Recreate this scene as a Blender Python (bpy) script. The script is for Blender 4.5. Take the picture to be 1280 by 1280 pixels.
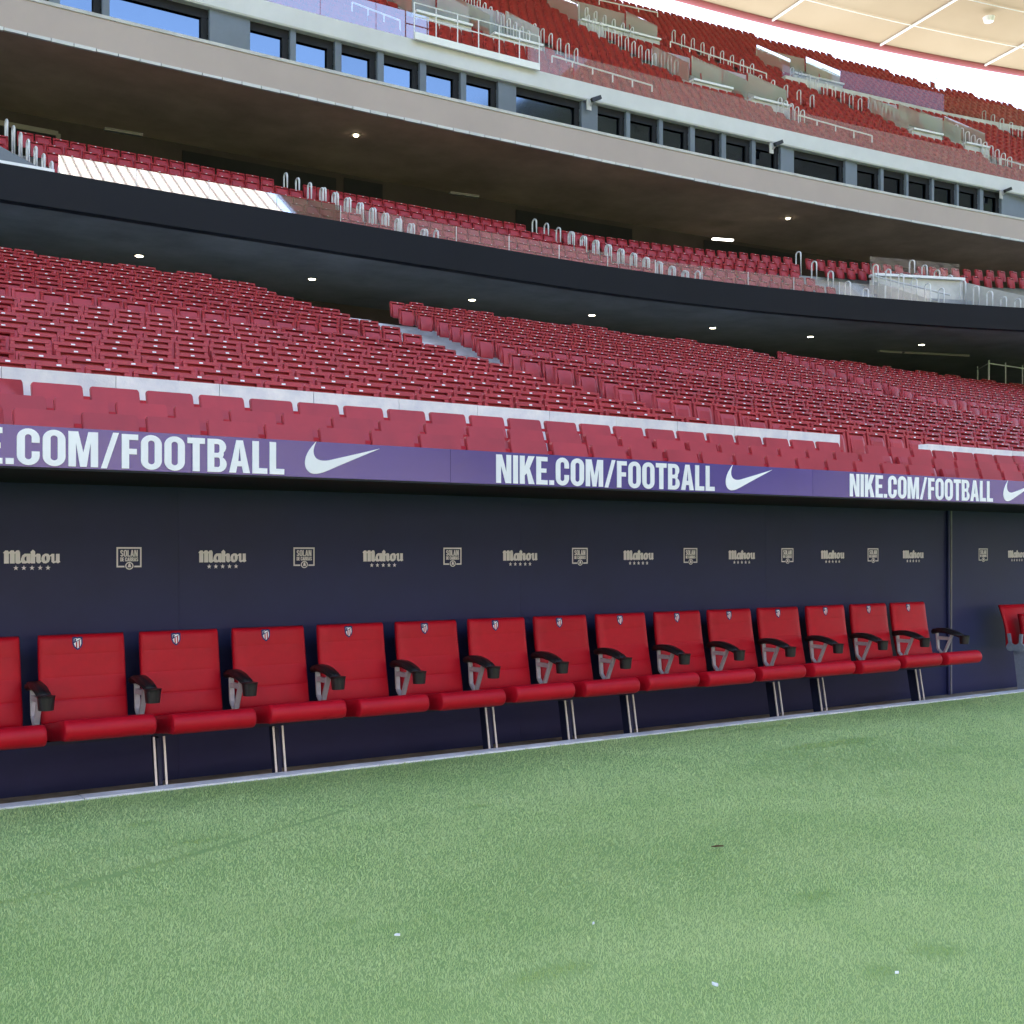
import bpy, bmesh, math, random
import numpy as np
from mathutils import Vector, Matrix, geometry

random.seed(7); RNG = np.random.default_rng(7)
scene = bpy.context.scene
C = scene.collection
for o in list(bpy.data.objects): bpy.data.objects.remove(o)

# ------------------------------------------------------------------ camera, sky, sun, exposure
H = 1.5                                   # eye height above the turf
FPX = 1506.0                              # focal length in photo pixels (photo 1280 wide)
TH = math.atan2(2180.0, FPX)              # the row of seats runs along +X; camera looks 55 deg off it
CT, ST = math.cos(TH), math.sin(TH)
cam_d = bpy.data.cameras.new('camera'); cam = bpy.data.objects.new('camera', cam_d); C.objects.link(cam)
cam_d.sensor_width = 36; cam_d.lens = 36 * FPX / 1280; cam_d.shift_y = 48 / 1280
cam_d.clip_start = 0.1; cam_d.clip_end = 2000
cam.location = (0, 0, H)
cam.rotation_euler = (math.radians(90), 0, math.atan2(-CT, ST))
scene.camera = cam

SUN_EL, SUN_AZ = 50.0, 0.0                # sun stands behind the stand (+Y)
world = bpy.data.worlds.new('World'); scene.world = world; world.use_nodes = True
wn = world.node_tree.nodes; wl = world.node_tree.links
bg = wn['Background']; sky = wn.new('ShaderNodeTexSky'); sky.sky_type = 'NISHITA'; sky.sun_disc = False
sky.sun_elevation = math.radians(SUN_EL); sky.sun_rotation = math.radians(SUN_AZ)
sky.air_density = 1.0; sky.dust_density = 4.0; sky.ozone_density = 1.0; sky.altitude = 600
wl.new(sky.outputs[0], bg.inputs[0]); bg.inputs[1].default_value = 0.15
sd = bpy.data.lights.new('sun', 'SUN'); sd.energy = 4.5; sd.angle = math.radians(0.53); sd.color = (1, 0.95, 0.87)
sun = bpy.data.objects.new('sun', sd); C.objects.link(sun); sun.location = (0, 200, 240)
sun.rotation_euler = (math.radians(-(90 - SUN_EL)), 0, math.radians(-SUN_AZ))
vs = scene.view_settings; vs.view_transform = 'Standard'; vs.look = 'None'; vs.exposure = 2.6; vs.gamma = 1.0
scene.cycles.max_bounces = 8; scene.cycles.transparent_max_bounces = 24
scene.cycles.use_denoising = True; scene.cycles.denoising_prefilter = 'NONE'
scene.cycles.diffuse_bounces = 3; scene.cycles.glossy_bounces = 3; scene.cycles.caustics_reflective = False
scene.cycles.caustics_refractive = False; scene.cycles.sample_clamp_indirect = 8

# ------------------------------------------------------------------ where a line of sight meets a real plane
def ray(x, y):
    u = (x - 640) / FPX; return (CT + u * ST, ST - u * CT, (688 - y) / FPX)
def atY(x, y, Y):
    d = ray(x, y); t = Y / d[1]; return Vector((d[0] * t, Y, H + d[2] * t))
def XP(x, Y): return atY(x, 688, Y).x
def atF(x, y, fn):                        # a front that curves: Y = fn(X)
    d = ray(x, y); t = 30 / d[1]
    for _ in range(40): t = fn(d[0] * t) / d[1]
    return Vector((d[0] * t, d[1] * t, H + d[2] * t))
def proj(p):
    Z = p[0] * CT + p[1] * ST; R = p[0] * ST - p[1] * CT
    return 640 + FPX * R / Z, 688 - FPX * (p[2] - H) / Z, Z

# ------------------------------------------------------------------ materials
def pmat(name, col, rough=0.5, spec=0.5, var=0.12, scale=6.0, bump=0.0, bscale=200.0, metal=0.0, col2=None, sscale=None, coat=0.0, coords='Object'):
    m = bpy.data.materials.new(name); m.use_nodes = True; nt = m.node_tree; n = nt.nodes; l = nt.links
    b = n['Principled BSDF']; b.inputs['Roughness'].default_value = rough
    b.inputs['Specular IOR Level'].default_value = spec; b.inputs['Metallic'].default_value = metal
    b.inputs['Coat Weight'].default_value = coat
    tc = n.new('ShaderNodeTexCoord')
    geo = n.new('ShaderNodeNewGeometry')
    vec = geo.outputs['Position'] if coords == 'World' else tc.outputs['Object']
    nz = n.new('ShaderNodeTexNoise'); nz.inputs['Scale'].default_value = scale; nz.inputs['Detail'].default_value = 6
    nz.inputs['Roughness'].default_value = 0.65
    l.new(vec, nz.inputs['Vector'])
    mx = n.new('ShaderNodeMix'); mx.data_type = 'RGBA'
    c2 = col2 if col2 else tuple(c * (1 - 2 * var) for c in col)
    c1 = col if col2 else tuple(min(1, c * (1 + var)) for c in col)
    mx.inputs['A'].default_value = (*c2, 1); mx.inputs['B'].default_value = (*c1, 1)
    ramp = n.new('ShaderNodeMapRange'); ramp.inputs['From Min'].default_value = 0.3; ramp.inputs['From Max'].default_value = 0.7
    l.new(nz.outputs['Fac'], ramp.inputs['Value']); l.new(ramp.outputs['Result'], mx.inputs['Factor'])
    out = mx.outputs['Result']
    oi = n.new('ShaderNodeObjectInfo')                     # each copy a touch different
    hs = n.new('ShaderNodeHueSaturation'); mr = n.new('ShaderNodeMapRange')
    mr.inputs['To Min'].default_value = 0.93; mr.inputs['To Max'].default_value = 1.07
    l.new(oi.outputs['Random'], mr.inputs['Value']); l.new(mr.outputs['Result'], hs.inputs['Value']); l.new(out, hs.inputs['Color'])
    l.new(hs.outputs['Color'], b.inputs['Base Color'])
    if bump:
        n2 = n.new('ShaderNodeTexNoise'); n2.inputs['Scale'].default_value = bscale; n2.inputs['Detail'].default_value = 4
        l.new(vec, n2.inputs['Vector'])
        bp = n.new('ShaderNodeBump'); bp.inputs['Strength'].default_value = bump; bp.inputs['Distance'].default_value = 0.01
        l.new(n2.outputs['Fac'], bp.inputs['Height']); l.new(bp.outputs['Normal'], b.inputs['Normal'])
    rv = n.new('ShaderNodeMapRange'); rv.inputs['To Min'].default_value = max(0.02, rough - 0.06); rv.inputs['To Max'].default_value = min(1, rough + 0.08)
    l.new(nz.outputs['Fac'], rv.inputs['Value']); l.new(rv.outputs['Result'], b.inputs['Roughness'])
    return m

def glassmat(name, tint, refl, rough=0.02):
    m = bpy.data.materials.new(name); m.use_nodes = True; n = m.node_tree.nodes; l = m.node_tree.links
    n.remove(n['Principled BSDF']); out = n['Material Output']
    tr = n.new('ShaderNodeBsdfTransparent'); tr.inputs[0].default_value = (*tint, 1)
    gl = n.new('ShaderNodeBsdfGlossy'); gl.inputs['Roughness'].default_value = rough; gl.inputs[0].default_value = (0.95, 0.95, 0.97, 1)
    fr = n.new('ShaderNodeFresnel'); fr.inputs['IOR'].default_value = 1.5
    ad = n.new('ShaderNodeMath'); ad.operation = 'ADD'; ad.use_clamp = True; ad.inputs[1].default_value = refl
    l.new(fr.outputs[0], ad.inputs[0])
    mx = n.new('ShaderNodeMixShader'); l.new(ad.outputs[0], mx.inputs[0]); l.new(tr.outputs[0], mx.inputs[1]); l.new(gl.outputs[0], mx.inputs[2])
    l.new(mx.outputs[0], out.inputs['Surface'])
    return m

def emit(name, col, s):
    m = bpy.data.materials.new(name); m.use_nodes = True; n = m.node_tree.nodes; l = m.node_tree.links
    n.remove(n['Principled BSDF']); e = n.new('ShaderNodeEmission'); e.inputs[0].default_value = (*col, 1); e.inputs[1].default_value = s
    l.new(e.outputs[0], n['Material Output'].inputs['Surface']); return m

M = {}
M['leather'] = pmat('red_leather', (0.46, 0.005, 0.017), 0.42, 0.22, 0.06, 9, 0.10, 420)
M['plastic'] = pmat('red_plastic', (0.375, 0.026, 0.034), 0.40, 0.5, 0.08, 2.5, 0.05, 60, coords='World')
M['plastic_far'] = pmat('red_plastic_far', (0.37, 0.026, 0.022), 0.45, 0.5, 0.12, 1.3, 0, coords='World')
M['black'] = pmat('black_rubber', (0.012, 0.012, 0.013), 0.38, 0.5, 0.2, 30, 0.1, 300)
M['alu'] = pmat('brushed_aluminium', (0.42, 0.42, 0.45), 0.42, 0.5, 0.08, 25, 0.05, 500, metal=0.1)
M['steel'] = pmat('steel_rail', (0.74, 0.75, 0.77), 0.4, 0.5, 0.06, 10, metal=0.0)
M['strip'] = pmat('bright_leg_edge', (0.60, 0.58, 0.55), 0.35, 0.5, 0.05, 40, metal=0.4)
M['legdark'] = pmat('dark_leg_plate', (0.016, 0.020, 0.055), 0.5, 0.3, 0.15, 20)
M['post'] = pmat('grey_post', (0.20, 0.20, 0.22), 0.5, 0.4, 0.1, 8)
M['endroof'] = pmat('shade_tone_roof', (0.13, 0.13, 0.14), 0.8, 0.2, 0.2, 0.1, coords='World')  # shade of the underside put into the colour, for dark reflections
M['hinge'] = pmat('grey_hinge', (0.22, 0.25, 0.32), 0.5, 0.4, 0.1, 30)
M['wall'] = pmat('navy_wall', (0.019, 0.024, 0.088), 0.48, 0.28, 0.10, 1.1, 0.06, 350, coords='World')
M['indigo'] = pmat('indigo_board', (0.036, 0.026, 0.215), 0.18, 0.75, 0.04, 2.0, 0.01, 20, coords='World')
M['white'] = pmat('white_vinyl', (0.80, 0.81, 0.84), 0.5, 0.4, 0.03, 4)
M['cream'] = pmat('cream_print', (0.86, 0.80, 0.88), 0.6, 0.3, 0.04, 8)
M['blueprint'] = pmat('blue_print', (0.012, 0.018, 0.12), 0.5, 0.3, 0.05, 8)
M['redprint'] = pmat('red_print', (0.42, 0.01, 0.03), 0.5, 0.3, 0.05, 8)
M['dark'] = pmat('dark_underside', (0.012, 0.013, 0.016), 0.7, 0.3, 0.15, 2)
M['floor'] = pmat('dugout_floor', (0.42, 0.35, 0.27), 0.85, 0.2, 0.3, 3.0, 0.4, 60, coords='World')
M['kerb'] = pmat('kerb_paint', (0.80, 0.80, 0.81), 0.7, 0.3, 0.14, 5.0, 0.3, 80, coords='World')
M['conc'] = pmat('pale_concrete', (0.56, 0.55, 0.53), 0.8, 0.3, 0.10, 1.6, 0.25, 40, coords='World')
M['parapet'] = pmat('stained_concrete', (0.84, 0.82, 0.78), 0.75, 0.3, 0.1, 4.0, 0.25, 50, col2=(0.62, 0.63, 0.66), coords='World')
M['step'] = pmat('terrace_concrete', (0.30, 0.31, 0.33), 0.85, 0.25, 0.12, 2.0, 0.3, 40, coords='World')
M['band'] = pmat('black_fascia', (0.004, 0.0055, 0.0095), 0.5, 0.2, 0.08, 0.7, 0.05, 15, coords='World')
M['soffit'] = pmat('dark_grey_soffit', (0.21, 0.21, 0.205), 0.8, 0.25, 0.15, 0.6, 0.1, 10, coords='World')
M['usoffit'] = pmat('brown_concrete_soffit', (0.47, 0.31, 0.24), 0.85, 0.2, 0.16, 0.35, 0.3, 6, coords='World')
M['beige'] = pmat('beige_fascia', (0.44, 0.36, 0.325), 0.6, 0.35, 0.04, 0.3, 0.05, 8, coords='World')
M['ugrey'] = pmat('light_grey_band', (0.60, 0.60, 0.60), 0.65, 0.3, 0.05, 0.6, 0.1, 12, coords='World')
M['column'] = pmat('slate_column', (0.15, 0.175, 0.21), 0.5, 0.4, 0.06, 1.0)
M['winglass'] = pmat('window_glass', (0.17, 0.21, 0.27), 0.03, 0.5, 0.02, 1.0, metal=1.0)
M['room'] = pmat('dark_room', (0.02, 0.02, 0.022), 0.8, 0.2, 0.2, 0.5)
M['backwall'] = pmat('dark_back_wall', (0.06, 0.046, 0.043), 0.85, 0.2, 0.2, 0.4, coords='World')
M['trim'] = pmat('grey_frame', (0.22, 0.20, 0.18), 0.7, 0.3, 0.1, 1.0)
M['glass'] = glassmat('balustrade_glass', (0.94, 0.92, 0.90), 0.10)
M['glasslilac'] = glassmat('sky_lilac_glass', (0.70, 0.66, 0.78), 0.22)  # lilac tint painted in for the reflected sky
M['glassclear'] = glassmat('clear_glass', (0.93, 0.93, 0.92), 0.0)
M['glasscoat'] = glassmat('coated_glass', (0.70, 0.70, 0.72), 0.50)
M['glassgreen'] = glassmat('green_glass', (0.80, 0.88, 0.80), 0.03)
def hazed(m, col, f):                                             # diffuse colour mixed in for reflected haze on the glass
    n = m.node_tree.nodes; l = m.node_tree.links; out = n['Material Output']; src = out.inputs['Surface'].links[0].from_socket
    d = n.new('ShaderNodeBsdfDiffuse'); d.inputs[0].default_value = (*col, 1); x = n.new('ShaderNodeMixShader'); x.inputs[0].default_value = f
    l.new(src, x.inputs[1]); l.new(d.outputs[0], x.inputs[2]); l.new(x.outputs[0], out.inputs['Surface'])
hazed(M['glassgreen'], (0.62, 0.66, 0.58), 0.34)  # pale green diffuse painted in for a frosted reflection
M['glasshaze'] = glassmat('hazy_glass', (0.94, 0.93, 0.92), 0.01); hazed(M['glasshaze'], (0.55, 0.47, 0.44), 0.22)  # salmon haze of reflected light mixed into the glass colour
M['lamp'] = emit('downlight', (1.0, 0.9, 0.62), 6.0)
M['tube'] = emit('tube_lamp', (1.0, 0.95, 0.85), 2.2)
M['redring'] = pmat('red_ring', (0.34, 0.10, 0.11), 0.6, 0.3, 0.05, 0.5)
M['ribwhite'] = pmat('white_steel', (0.8, 0.8, 0.78), 0.4, 0.4, 0.03, 1.0)
M['farbowl'] = pmat('far_seats_and_concrete', (0.34, 0.26, 0.26), 0.7, 0.3, 0.2, 0.3, coords='World')
M['stair'] = pmat('pale_stair', (0.74, 0.76, 0.80), 0.8, 0.3, 0.08, 2.0, 0.2, 40, coords='World')
M['clod'] = pmat('brown_clod', (0.09, 0.055, 0.03), 0.9, 0.2, 0.3, 60)

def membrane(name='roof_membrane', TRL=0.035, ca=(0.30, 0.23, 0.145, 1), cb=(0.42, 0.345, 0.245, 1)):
    m = bpy.data.materials.new(name); m.use_nodes = True; n = m.node_tree.nodes; l = m.node_tree.links
    n.remove(n['Principled BSDF']); geo = n.new('ShaderNodeNewGeometry')
    nz = n.new('ShaderNodeTexNoise'); nz.inputs['Scale'].default_value = 0.12; nz.inputs['Detail'].default_value = 5
    l.new(geo.outputs['Position'], nz.inputs['Vector'])
    mx = n.new('ShaderNodeMix'); mx.data_type = 'RGBA'
    mx.inputs['A'].default_value = ca; mx.inputs['B'].default_value = cb
    l.new(nz.outputs['Fac'], mx.inputs['Factor'])
    d = n.new('ShaderNodeBsdfDiffuse'); t = n.new('ShaderNodeBsdfTranslucent'); s = n.new('ShaderNodeMixShader'); s.inputs[0].default_value = TRL
    l.new(mx.outputs['Result'], d.inputs[0]); l.new(mx.outputs['Result'], t.inputs[0])
    l.new(d.outputs[0], s.inputs[1]); l.new(t.outputs[0], s.inputs[2]); l.new(s.outputs[0], n['Material Output'].inputs['Surface'])
    return m
M['membrane'] = membrane(); M['farmembrane'] = membrane('far_roof_membrane', 0.35, (0.66, 0.63, 0.58, 1), (0.82, 0.80, 0.76, 1))  # far copy made paler and more translucent for a brighter reflection

def turfmat(name, a, b, c, trans=0):
    m = bpy.data.materials.new(name); m.use_nodes = True; n = m.node_tree.nodes; l = m.node_tree.links
    p = n['Principled BSDF']; p.inputs['Roughness'].default_value = 0.55; p.inputs['Specular IOR Level'].default_value = 0.45
    geo = n.new('ShaderNodeNewGeometry')
    n1 = n.new('ShaderNodeTexNoise'); n1.inputs['Scale'].default_value = 1.6; n1.inputs['Detail'].default_value = 7; n1.inputs['Roughness'].default_value = 0.6
    n2 = n.new('ShaderNodeTexNoise'); n2.inputs['Scale'].default_value = 150; n2.inputs['Detail'].default_value = 2
    l.new(geo.outputs['Position'], n1.inputs['Vector']); l.new(geo.outputs['Position'], n2.inputs['Vector'])
    m1 = n.new('ShaderNodeMix'); m1.data_type = 'RGBA'; m1.inputs['A'].default_value = (*a, 1); m1.inputs['B'].default_value = (*b, 1)
    r1 = n.new('ShaderNodeMapRange'); r1.inputs['From Min'].default_value = 0.35; r1.inputs['From Max'].default_value = 0.65
    l.new(n1.outputs['Fac'], r1.inputs['Value']); l.new(r1.outputs['Result'], m1.inputs['Factor'])
    m2 = n.new('ShaderNodeMix'); m2.data_type = 'RGBA'; m2.inputs['B'].default_value = (*c, 1)
    r2 = n.new('ShaderNodeMapRange'); r2.inputs['From Min'].default_value = 0.5; r2.inputs['From Max'].default_value = 0.8
    l.new(n2.outputs['Fac'], r2.inputs['Value']); l.new(r2.outputs['Result'], m2.inputs['Factor']); l.new(m1.outputs['Result'], m2.inputs['A'])
    l.new(m2.outputs['Result'], p.inputs['Base Color'])
    if trans:
        t = n.new('ShaderNodeBsdfTranslucent'); l.new(m2.outputs['Result'], t.inputs[0]); s = n.new('ShaderNodeMixShader'); s.inputs[0].default_value = trans
        l.new(p.outputs[0], s.inputs[1]); l.new(t.outputs[0], s.inputs[2]); l.new(s.outputs[0], n['Material Output'].inputs['Surface'])
    return m
M['turf'] = turfmat('turf_blades', (0.36, 0.49, 0.165), (0.45, 0.565, 0.215), (0.55, 0.63, 0.29), 0.10)
M['pitch'] = turfmat('turf_base', (0.20, 0.325, 0.10), (0.25, 0.365, 0.125), (0.28, 0.39, 0.14))

# ------------------------------------------------------------------ mesh helpers
class MB:
    def __init__(s): s.v = []; s.f = []; s.m = []
    def add(s, vs_, fs, mi=0):
        k = len(s.v); s.v += [tuple(p) for p in vs_]; s.f += [tuple(k + i for i in f) for f in fs]; s.m += [mi] * len(fs); return s
    def box(s, x0, x1, y0, y1, z0, z1, mi=0):
        return s.add([(x0,y0,z0),(x1,y0,z0),(x1,y1,z0),(x0,y1,z0),(x0,y0,z1),(x1,y0,z1),(x1,y1,z1),(x0,y1,z1)],
                     [(0,3,2,1),(4,5,6,7),(0,1,5,4),(1,2,6,5),(2,3,7,6),(3,0,4,7)], mi)
    def bar(s, a, b, w, h, mi=0, up=(0,0,1)):
        a = Vector(a); b = Vector(b); d = (b - a).normalized(); u = Vector(up)
        sd_ = d.cross(u)
        if sd_.length < 1e-4: sd_ = d.cross(Vector((0,1,0)))
        sd_.normalize(); u = sd_.cross(d).normalized(); sd_ *= w / 2; u *= h / 2
        p = [a - sd_ - u, a + sd_ - u, a + sd_ + u, a - sd_ + u, b - sd_ - u, b + sd_ - u, b + sd_ + u, b - sd_ + u]
        return s.add(p, [(0,1,2,3),(7,6,5,4),(0,4,5,1),(1,5,6,2),(2,6,7,3),(3,7,4,0)], mi)
    def tube(s, path, r, n=6, mi=0):
        path = [Vector(p) for p in path]; vs_ = []
        for i, p in enumerate(path):
            d = (path[min(i+1, len(path)-1)] - path[max(i-1, 0)]).normalized()
            a = d.cross(Vector((0,0,1)))
            if a.length < 1e-3: a = d.cross(Vector((1,0,0)))
            a.normalize(); b = d.cross(a)
            for k in range(n):
                t = 2*math.pi*k/n; vs_.append(p + a*(r*math.cos(t)) + b*(r*math.sin(t)))
        fs = []
        for i in range(len(path)-1):
            for k in range(n):
                fs.append((i*n+k, i*n+(k+1)%n, (i+1)*n+(k+1)%n, (i+1)*n+k))
        fs.append(tuple(range(n-1,-1,-1))); fs.append(tuple((len(path)-1)*n+k for k in range(n)))
        return s.add(vs_, fs, mi)
    def prism(s, poly, y0, y1, mi=0):                 # poly in (x, z), extruded along y
        n = len(poly); v = [(x, y0, z) for x, z in poly] + [(x, y1, z) for x, z in poly]
        fs = [tuple(range(n)), tuple(range(2*n-1, n-1, -1))] + [(i, (i+1)%n + 0, (i+1)%n + n, i + n) for i in range(n)]
        return s.add(v, fs, mi)
    def prismx(s, poly, x0, x1, mi=0):                # poly in (y, z), extruded along x
        n = len(poly); v = [(x0, y, z) for y, z in poly] + [(x1, y, z) for y, z in poly]
        fs = [tuple(range(n)), tuple(range(2*n-1, n-1, -1))] + [(i, (i+1)%n, (i+1)%n + n, i + n) for i in range(n)]
        return s.add(v, fs, mi)
    def strip(s, A, B, mi=0):
        n = len(A); return s.add(list(A) + list(B), [(i, i+1, n+i+1, n+i) for i in range(n-1)], mi)
    def sheet(s, rows, mi=0):
        for a, b in zip(rows[:-1], rows[1:]): s.strip(a, b, mi)
        return s
    def cyl(s, c, r0, r1, z0, z1, n=16, mi=0):
        v = [(c[0]+r0*math.cos(2*math.pi*k/n), c[1]+r0*math.sin(2*math.pi*k/n), z0) for k in range(n)] + \
            [(c[0]+r1*math.cos(2*math.pi*k/n), c[1]+r1*math.sin(2*math.pi*k/n), z1) for k in range(n)]
        return s.add(v, [tuple(range(n-1,-1,-1)), tuple(range(n, 2*n))] + [(k, (k+1)%n, n+(k+1)%n, n+k) for k in range(n)], mi)
    def mesh(s, name, mats, smooth=False, fix=True):
        me = bpy.data.meshes.new(name); me.from_pydata(s.v, [], s.f)
        for m in (mats if isinstance(mats, (list, tuple)) else [mats]): me.materials.append(m)
        me.polygons.foreach_set('material_index', s.m)
        if fix:
            bm = bmesh.new(); bm.from_mesh(me); bmesh.ops.recalc_face_normals(bm, faces=bm.faces[:]); bm.to_mesh(me); bm.free()
        if smooth: me.shade_smooth()
        me.update(); return me
    def build(s, name, mats, parent=None, smooth=False, loc=None, fix=True):
        o = bpy.data.objects.new(name, s.mesh(name, mats, smooth, fix)); C.objects.link(o)
        if parent: o.parent = parent
        if loc: o.location = loc
        return o

def inst(name, me, parent=None, loc=(0,0,0), rotz=0):
    o = bpy.data.objects.new(name, me); C.objects.link(o); o.parent = parent; o.location = loc; o.rotation_euler = (0,0,rotz); return o
def thing(name, label, cat, loc=(0,0,0), group=None, rotz=0):
    o = bpy.data.objects.new(name, None); C.objects.link(o); o.location = loc; o.rotation_euler = (0,0,rotz); o.empty_display_size = 0.2
    o['label'] = label; o['category'] = cat
    if group: o['group'] = group
    return o
def tag(o, label=None, cat=None, group=None, kind=None):
    if label: o['label'] = label
    if cat: o['category'] = cat
    if group: o['group'] = group
    if kind: o['kind'] = kind
    return o
def bevel(me, w, seg=2):
    bm = bmesh.new(); bm.from_mesh(me)
    bmesh.ops.bevel(bm, geom=[e for e in bm.edges if len(e.link_faces) == 2 and e.calc_face_angle(0) > 0.5], offset=w, segments=seg, affect='EDGES', clamp_overlap=True)
    bm.to_mesh(me); bm.free(); me.update(); return me

ONES = ['', 'first','second','third','fourth','fifth','sixth','seventh','eighth','ninth','tenth','eleventh','twelfth','thirteenth','fourteenth',
        'fifteenth','sixteenth','seventeenth','eighteenth','nineteenth']
TENS = {2:('twentieth','twenty'),3:('thirtieth','thirty'),4:('fortieth','forty'),5:('fiftieth','fifty'),6:('sixtieth','sixty'),7:('seventieth','seventy')}
def nth(n):
    if n < 20: return ONES[n]
    a, b = divmod(n, 10); return TENS[a][0] if b == 0 else TENS[a][1] + '-' + ONES[b]

# ------------------------------------------------------------------ flat lettering
def arc(cx, cy, rx, ry, a0, a1, n=8):
    return [(cx + rx*math.cos(math.radians(a0+(a1-a0)*i/n)), cy + ry*math.sin(math.radians(a0+(a1-a0)*i/n))) for i in range(n+1)]
def rr(x0, y0, x1, y1, rx, ry, n=7):
    return arc(x1-rx, y1-ry, rx, ry, 0, 90, n) + arc(x0+rx, y1-ry, rx, ry, 90, 180, n) + arc(x0+rx, y0+ry, rx, ry, 180, 270, n) + arc(x1-rx, y0+ry, rx, ry, 270, 360, n)
def glyph(ch, s=0.165):
    """condensed bold capital, height 1: (width, [(outer, holes), ...])"""
    R = lambda a, b, c, d: [(a, b), (c, b), (c, d), (a, d)]
    if ch == 'I': return s, [(R(0,0,s,1), [])]
    if ch == '.': return s, [(R(0,0,s,s), [])]
    if ch == ' ': return 0.16, []
    if ch == 'L': return .38, [([(0,0),(.38,0),(.38,.17),(s,.17),(s,1),(0,1)], [])]
    if ch == 'T': return .42, [([(.21-s/2,0),(.21+s/2,0),(.21+s/2,.83),(.42,.83),(.42,1),(0,1),(0,.83),(.21-s/2,.83)], [])]
    if ch == 'F': return .37, [([(0,0),(s,0),(s,.42),(.34,.42),(.34,.58),(s,.58),(s,.84),(.37,.84),(.37,1),(0,1)], [])]
    if ch == 'E': return .39, [([(0,0),(.39,0),(.39,.16),(s,.16),(s,.43),(.35,.43),(.35,.58),(s,.58),(s,.84),(.39,.84),(.39,1),(0,1)], [])]
    if ch == 'N':
        w = .50; return w, [([(0,0),(.16,0),(.16,.62),(w-.19,0),(w,0),(w,1),(w-.16,1),(w-.16,.38),(.19,1),(0,1)], [])]
    if ch == 'M':
        w = .64; t = .16; return w, [([(0,0),(t,0),(t,.70),(w/2-.07,0),(w/2+.07,0),(w-t,.70),(w-t,0),(w,0),(w,1),(w-.21,1),(w/2,.40),(.21,1),(0,1)], [])]
    if ch == 'K':
        w = .50; return w, [([(0,0),(s,0),(s,.30),(.235,.385),(w-.20,0),(w,0),(.33,.56),(w,1),(w-.21,1),(s,.60),(s,1),(0,1)], [])]
    if ch == 'A':
        w = .52; return w, [([(0,0),(.17,0),(.20,.20),(w-.20,.20),(w-.17,0),(w,0),(w*.66,1),(w*.34,1)], [[(.225,.36),(w-.225,.36),(w/2,.80)]])]
    if ch == '/':
        return .40, [([(0,-.02),(.13,-.02),(.40,1.02),(.27,1.02)], [])]
    if ch == 'O':
        w = .48; return w, [(rr(0,-.01,w,1.01,w/2,.27), [rr(s,.15,w-s,.85,(w-2*s)/2,.08)])]
    if ch == 'D':
        w = .46; o = [(0,0)] + arc(w-.22,.26,.22,.26,-90,0) + arc(w-.22,.74,.22,.26,0,90) + [(0,1)]
        return w, [(o, [[(s,.16)] + arc(w-s-.06,.24,.06,.08,-90,0) + arc(w-s-.06,.76,.06,.08,0,90) + [(s,.84)]])]
    if ch == 'C':
        w = .47; o = [(w,.62),(w,.76)] + arc(w/2,.74,w/2,.27,0,180,12) + arc(w/2,.26,w/2,.27,180,360,12) + [(w,.38),(w-s,.38)]
        i = arc(w/2,.23,(w-2*s)/2,.08,360,180,6) + arc(w/2,.77,(w-2*s)/2,.08,180,0,6) + [(w-s,.62)]
        return w, [(o + i, [])]
    if ch == 'B':
        w = .47; o = [(0,0)] + arc(w-.2,.24,.2,.24,-90,60,8) + [(w-.075,.52)] + arc(w-.215,.765,.2,.235,-45,90,8) + [(0,1)]
        h1 = [(s,.15)] + arc(w-s-.05,.22,.05,.07,-90,0,4) + arc(w-s-.05,.37,.05,.07,0,90,4) + [(s,.44)]
        h2 = [(s,.58)] + arc(w-s-.06,.65,.05,.07,-90,0,4) + arc(w-s-.06,.78,.05,.07,0,90,4) + [(s,.85)]
        return w, [(o, [h1, h2])]
    if ch == 'R':
        w = .47; o = [(0,0),(s,0),(s,.42),(.25,.42),(w-.17,0),(w,0),(w-.11,.46)] + arc(w-.2,.72,.2,.28,-30,90,8) + [(0,1)]
        return w, [(o, [[(s,.57)] + arc(w-s-.05,.64,.05,.07,-90,0,4) + arc(w-s-.05,.78,.05,.07,0,90,4) + [(s,.85)]])]
    if ch == 'S':
        w = .45; pts = arc(w/2,.74,w/2-.085,.17,0,180,8) + [(w/2-.12,.60),(w/2+.12,.42)] + arc(w/2,.26,w/2-.085,.17,360,180,8)[0:]
        return w, [(stroke(pts, .17), [])]
    return .3, [(R(0,0,.3,1), [])]
def stroke(pts, w):
    L, Rr = [], []
    for i, p in enumerate(pts):
        a = Vector(pts[max(i-1,0)]); b = Vector(pts[min(i+1,len(pts)-1)]); d = (b-a).normalized(); nn = Vector((-d.y, d.x))*w/2
        L.append((p[0]+nn.x, p[1]+nn.y)); Rr.append((p[0]-nn.x, p[1]-nn.y))
    return L + Rr[::-1]
def text_polys(txt, gap=0.065, s=0.165):
    x = 0; out = []
    for ch in txt:
        w, ps = glyph(ch, s)
        for o, hs in ps: out.append(([(x+a, b) for a, b in o], [[(x+a, b) for a, b in h] for h in hs]))
        x += w + gap
    return x - gap, out
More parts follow.
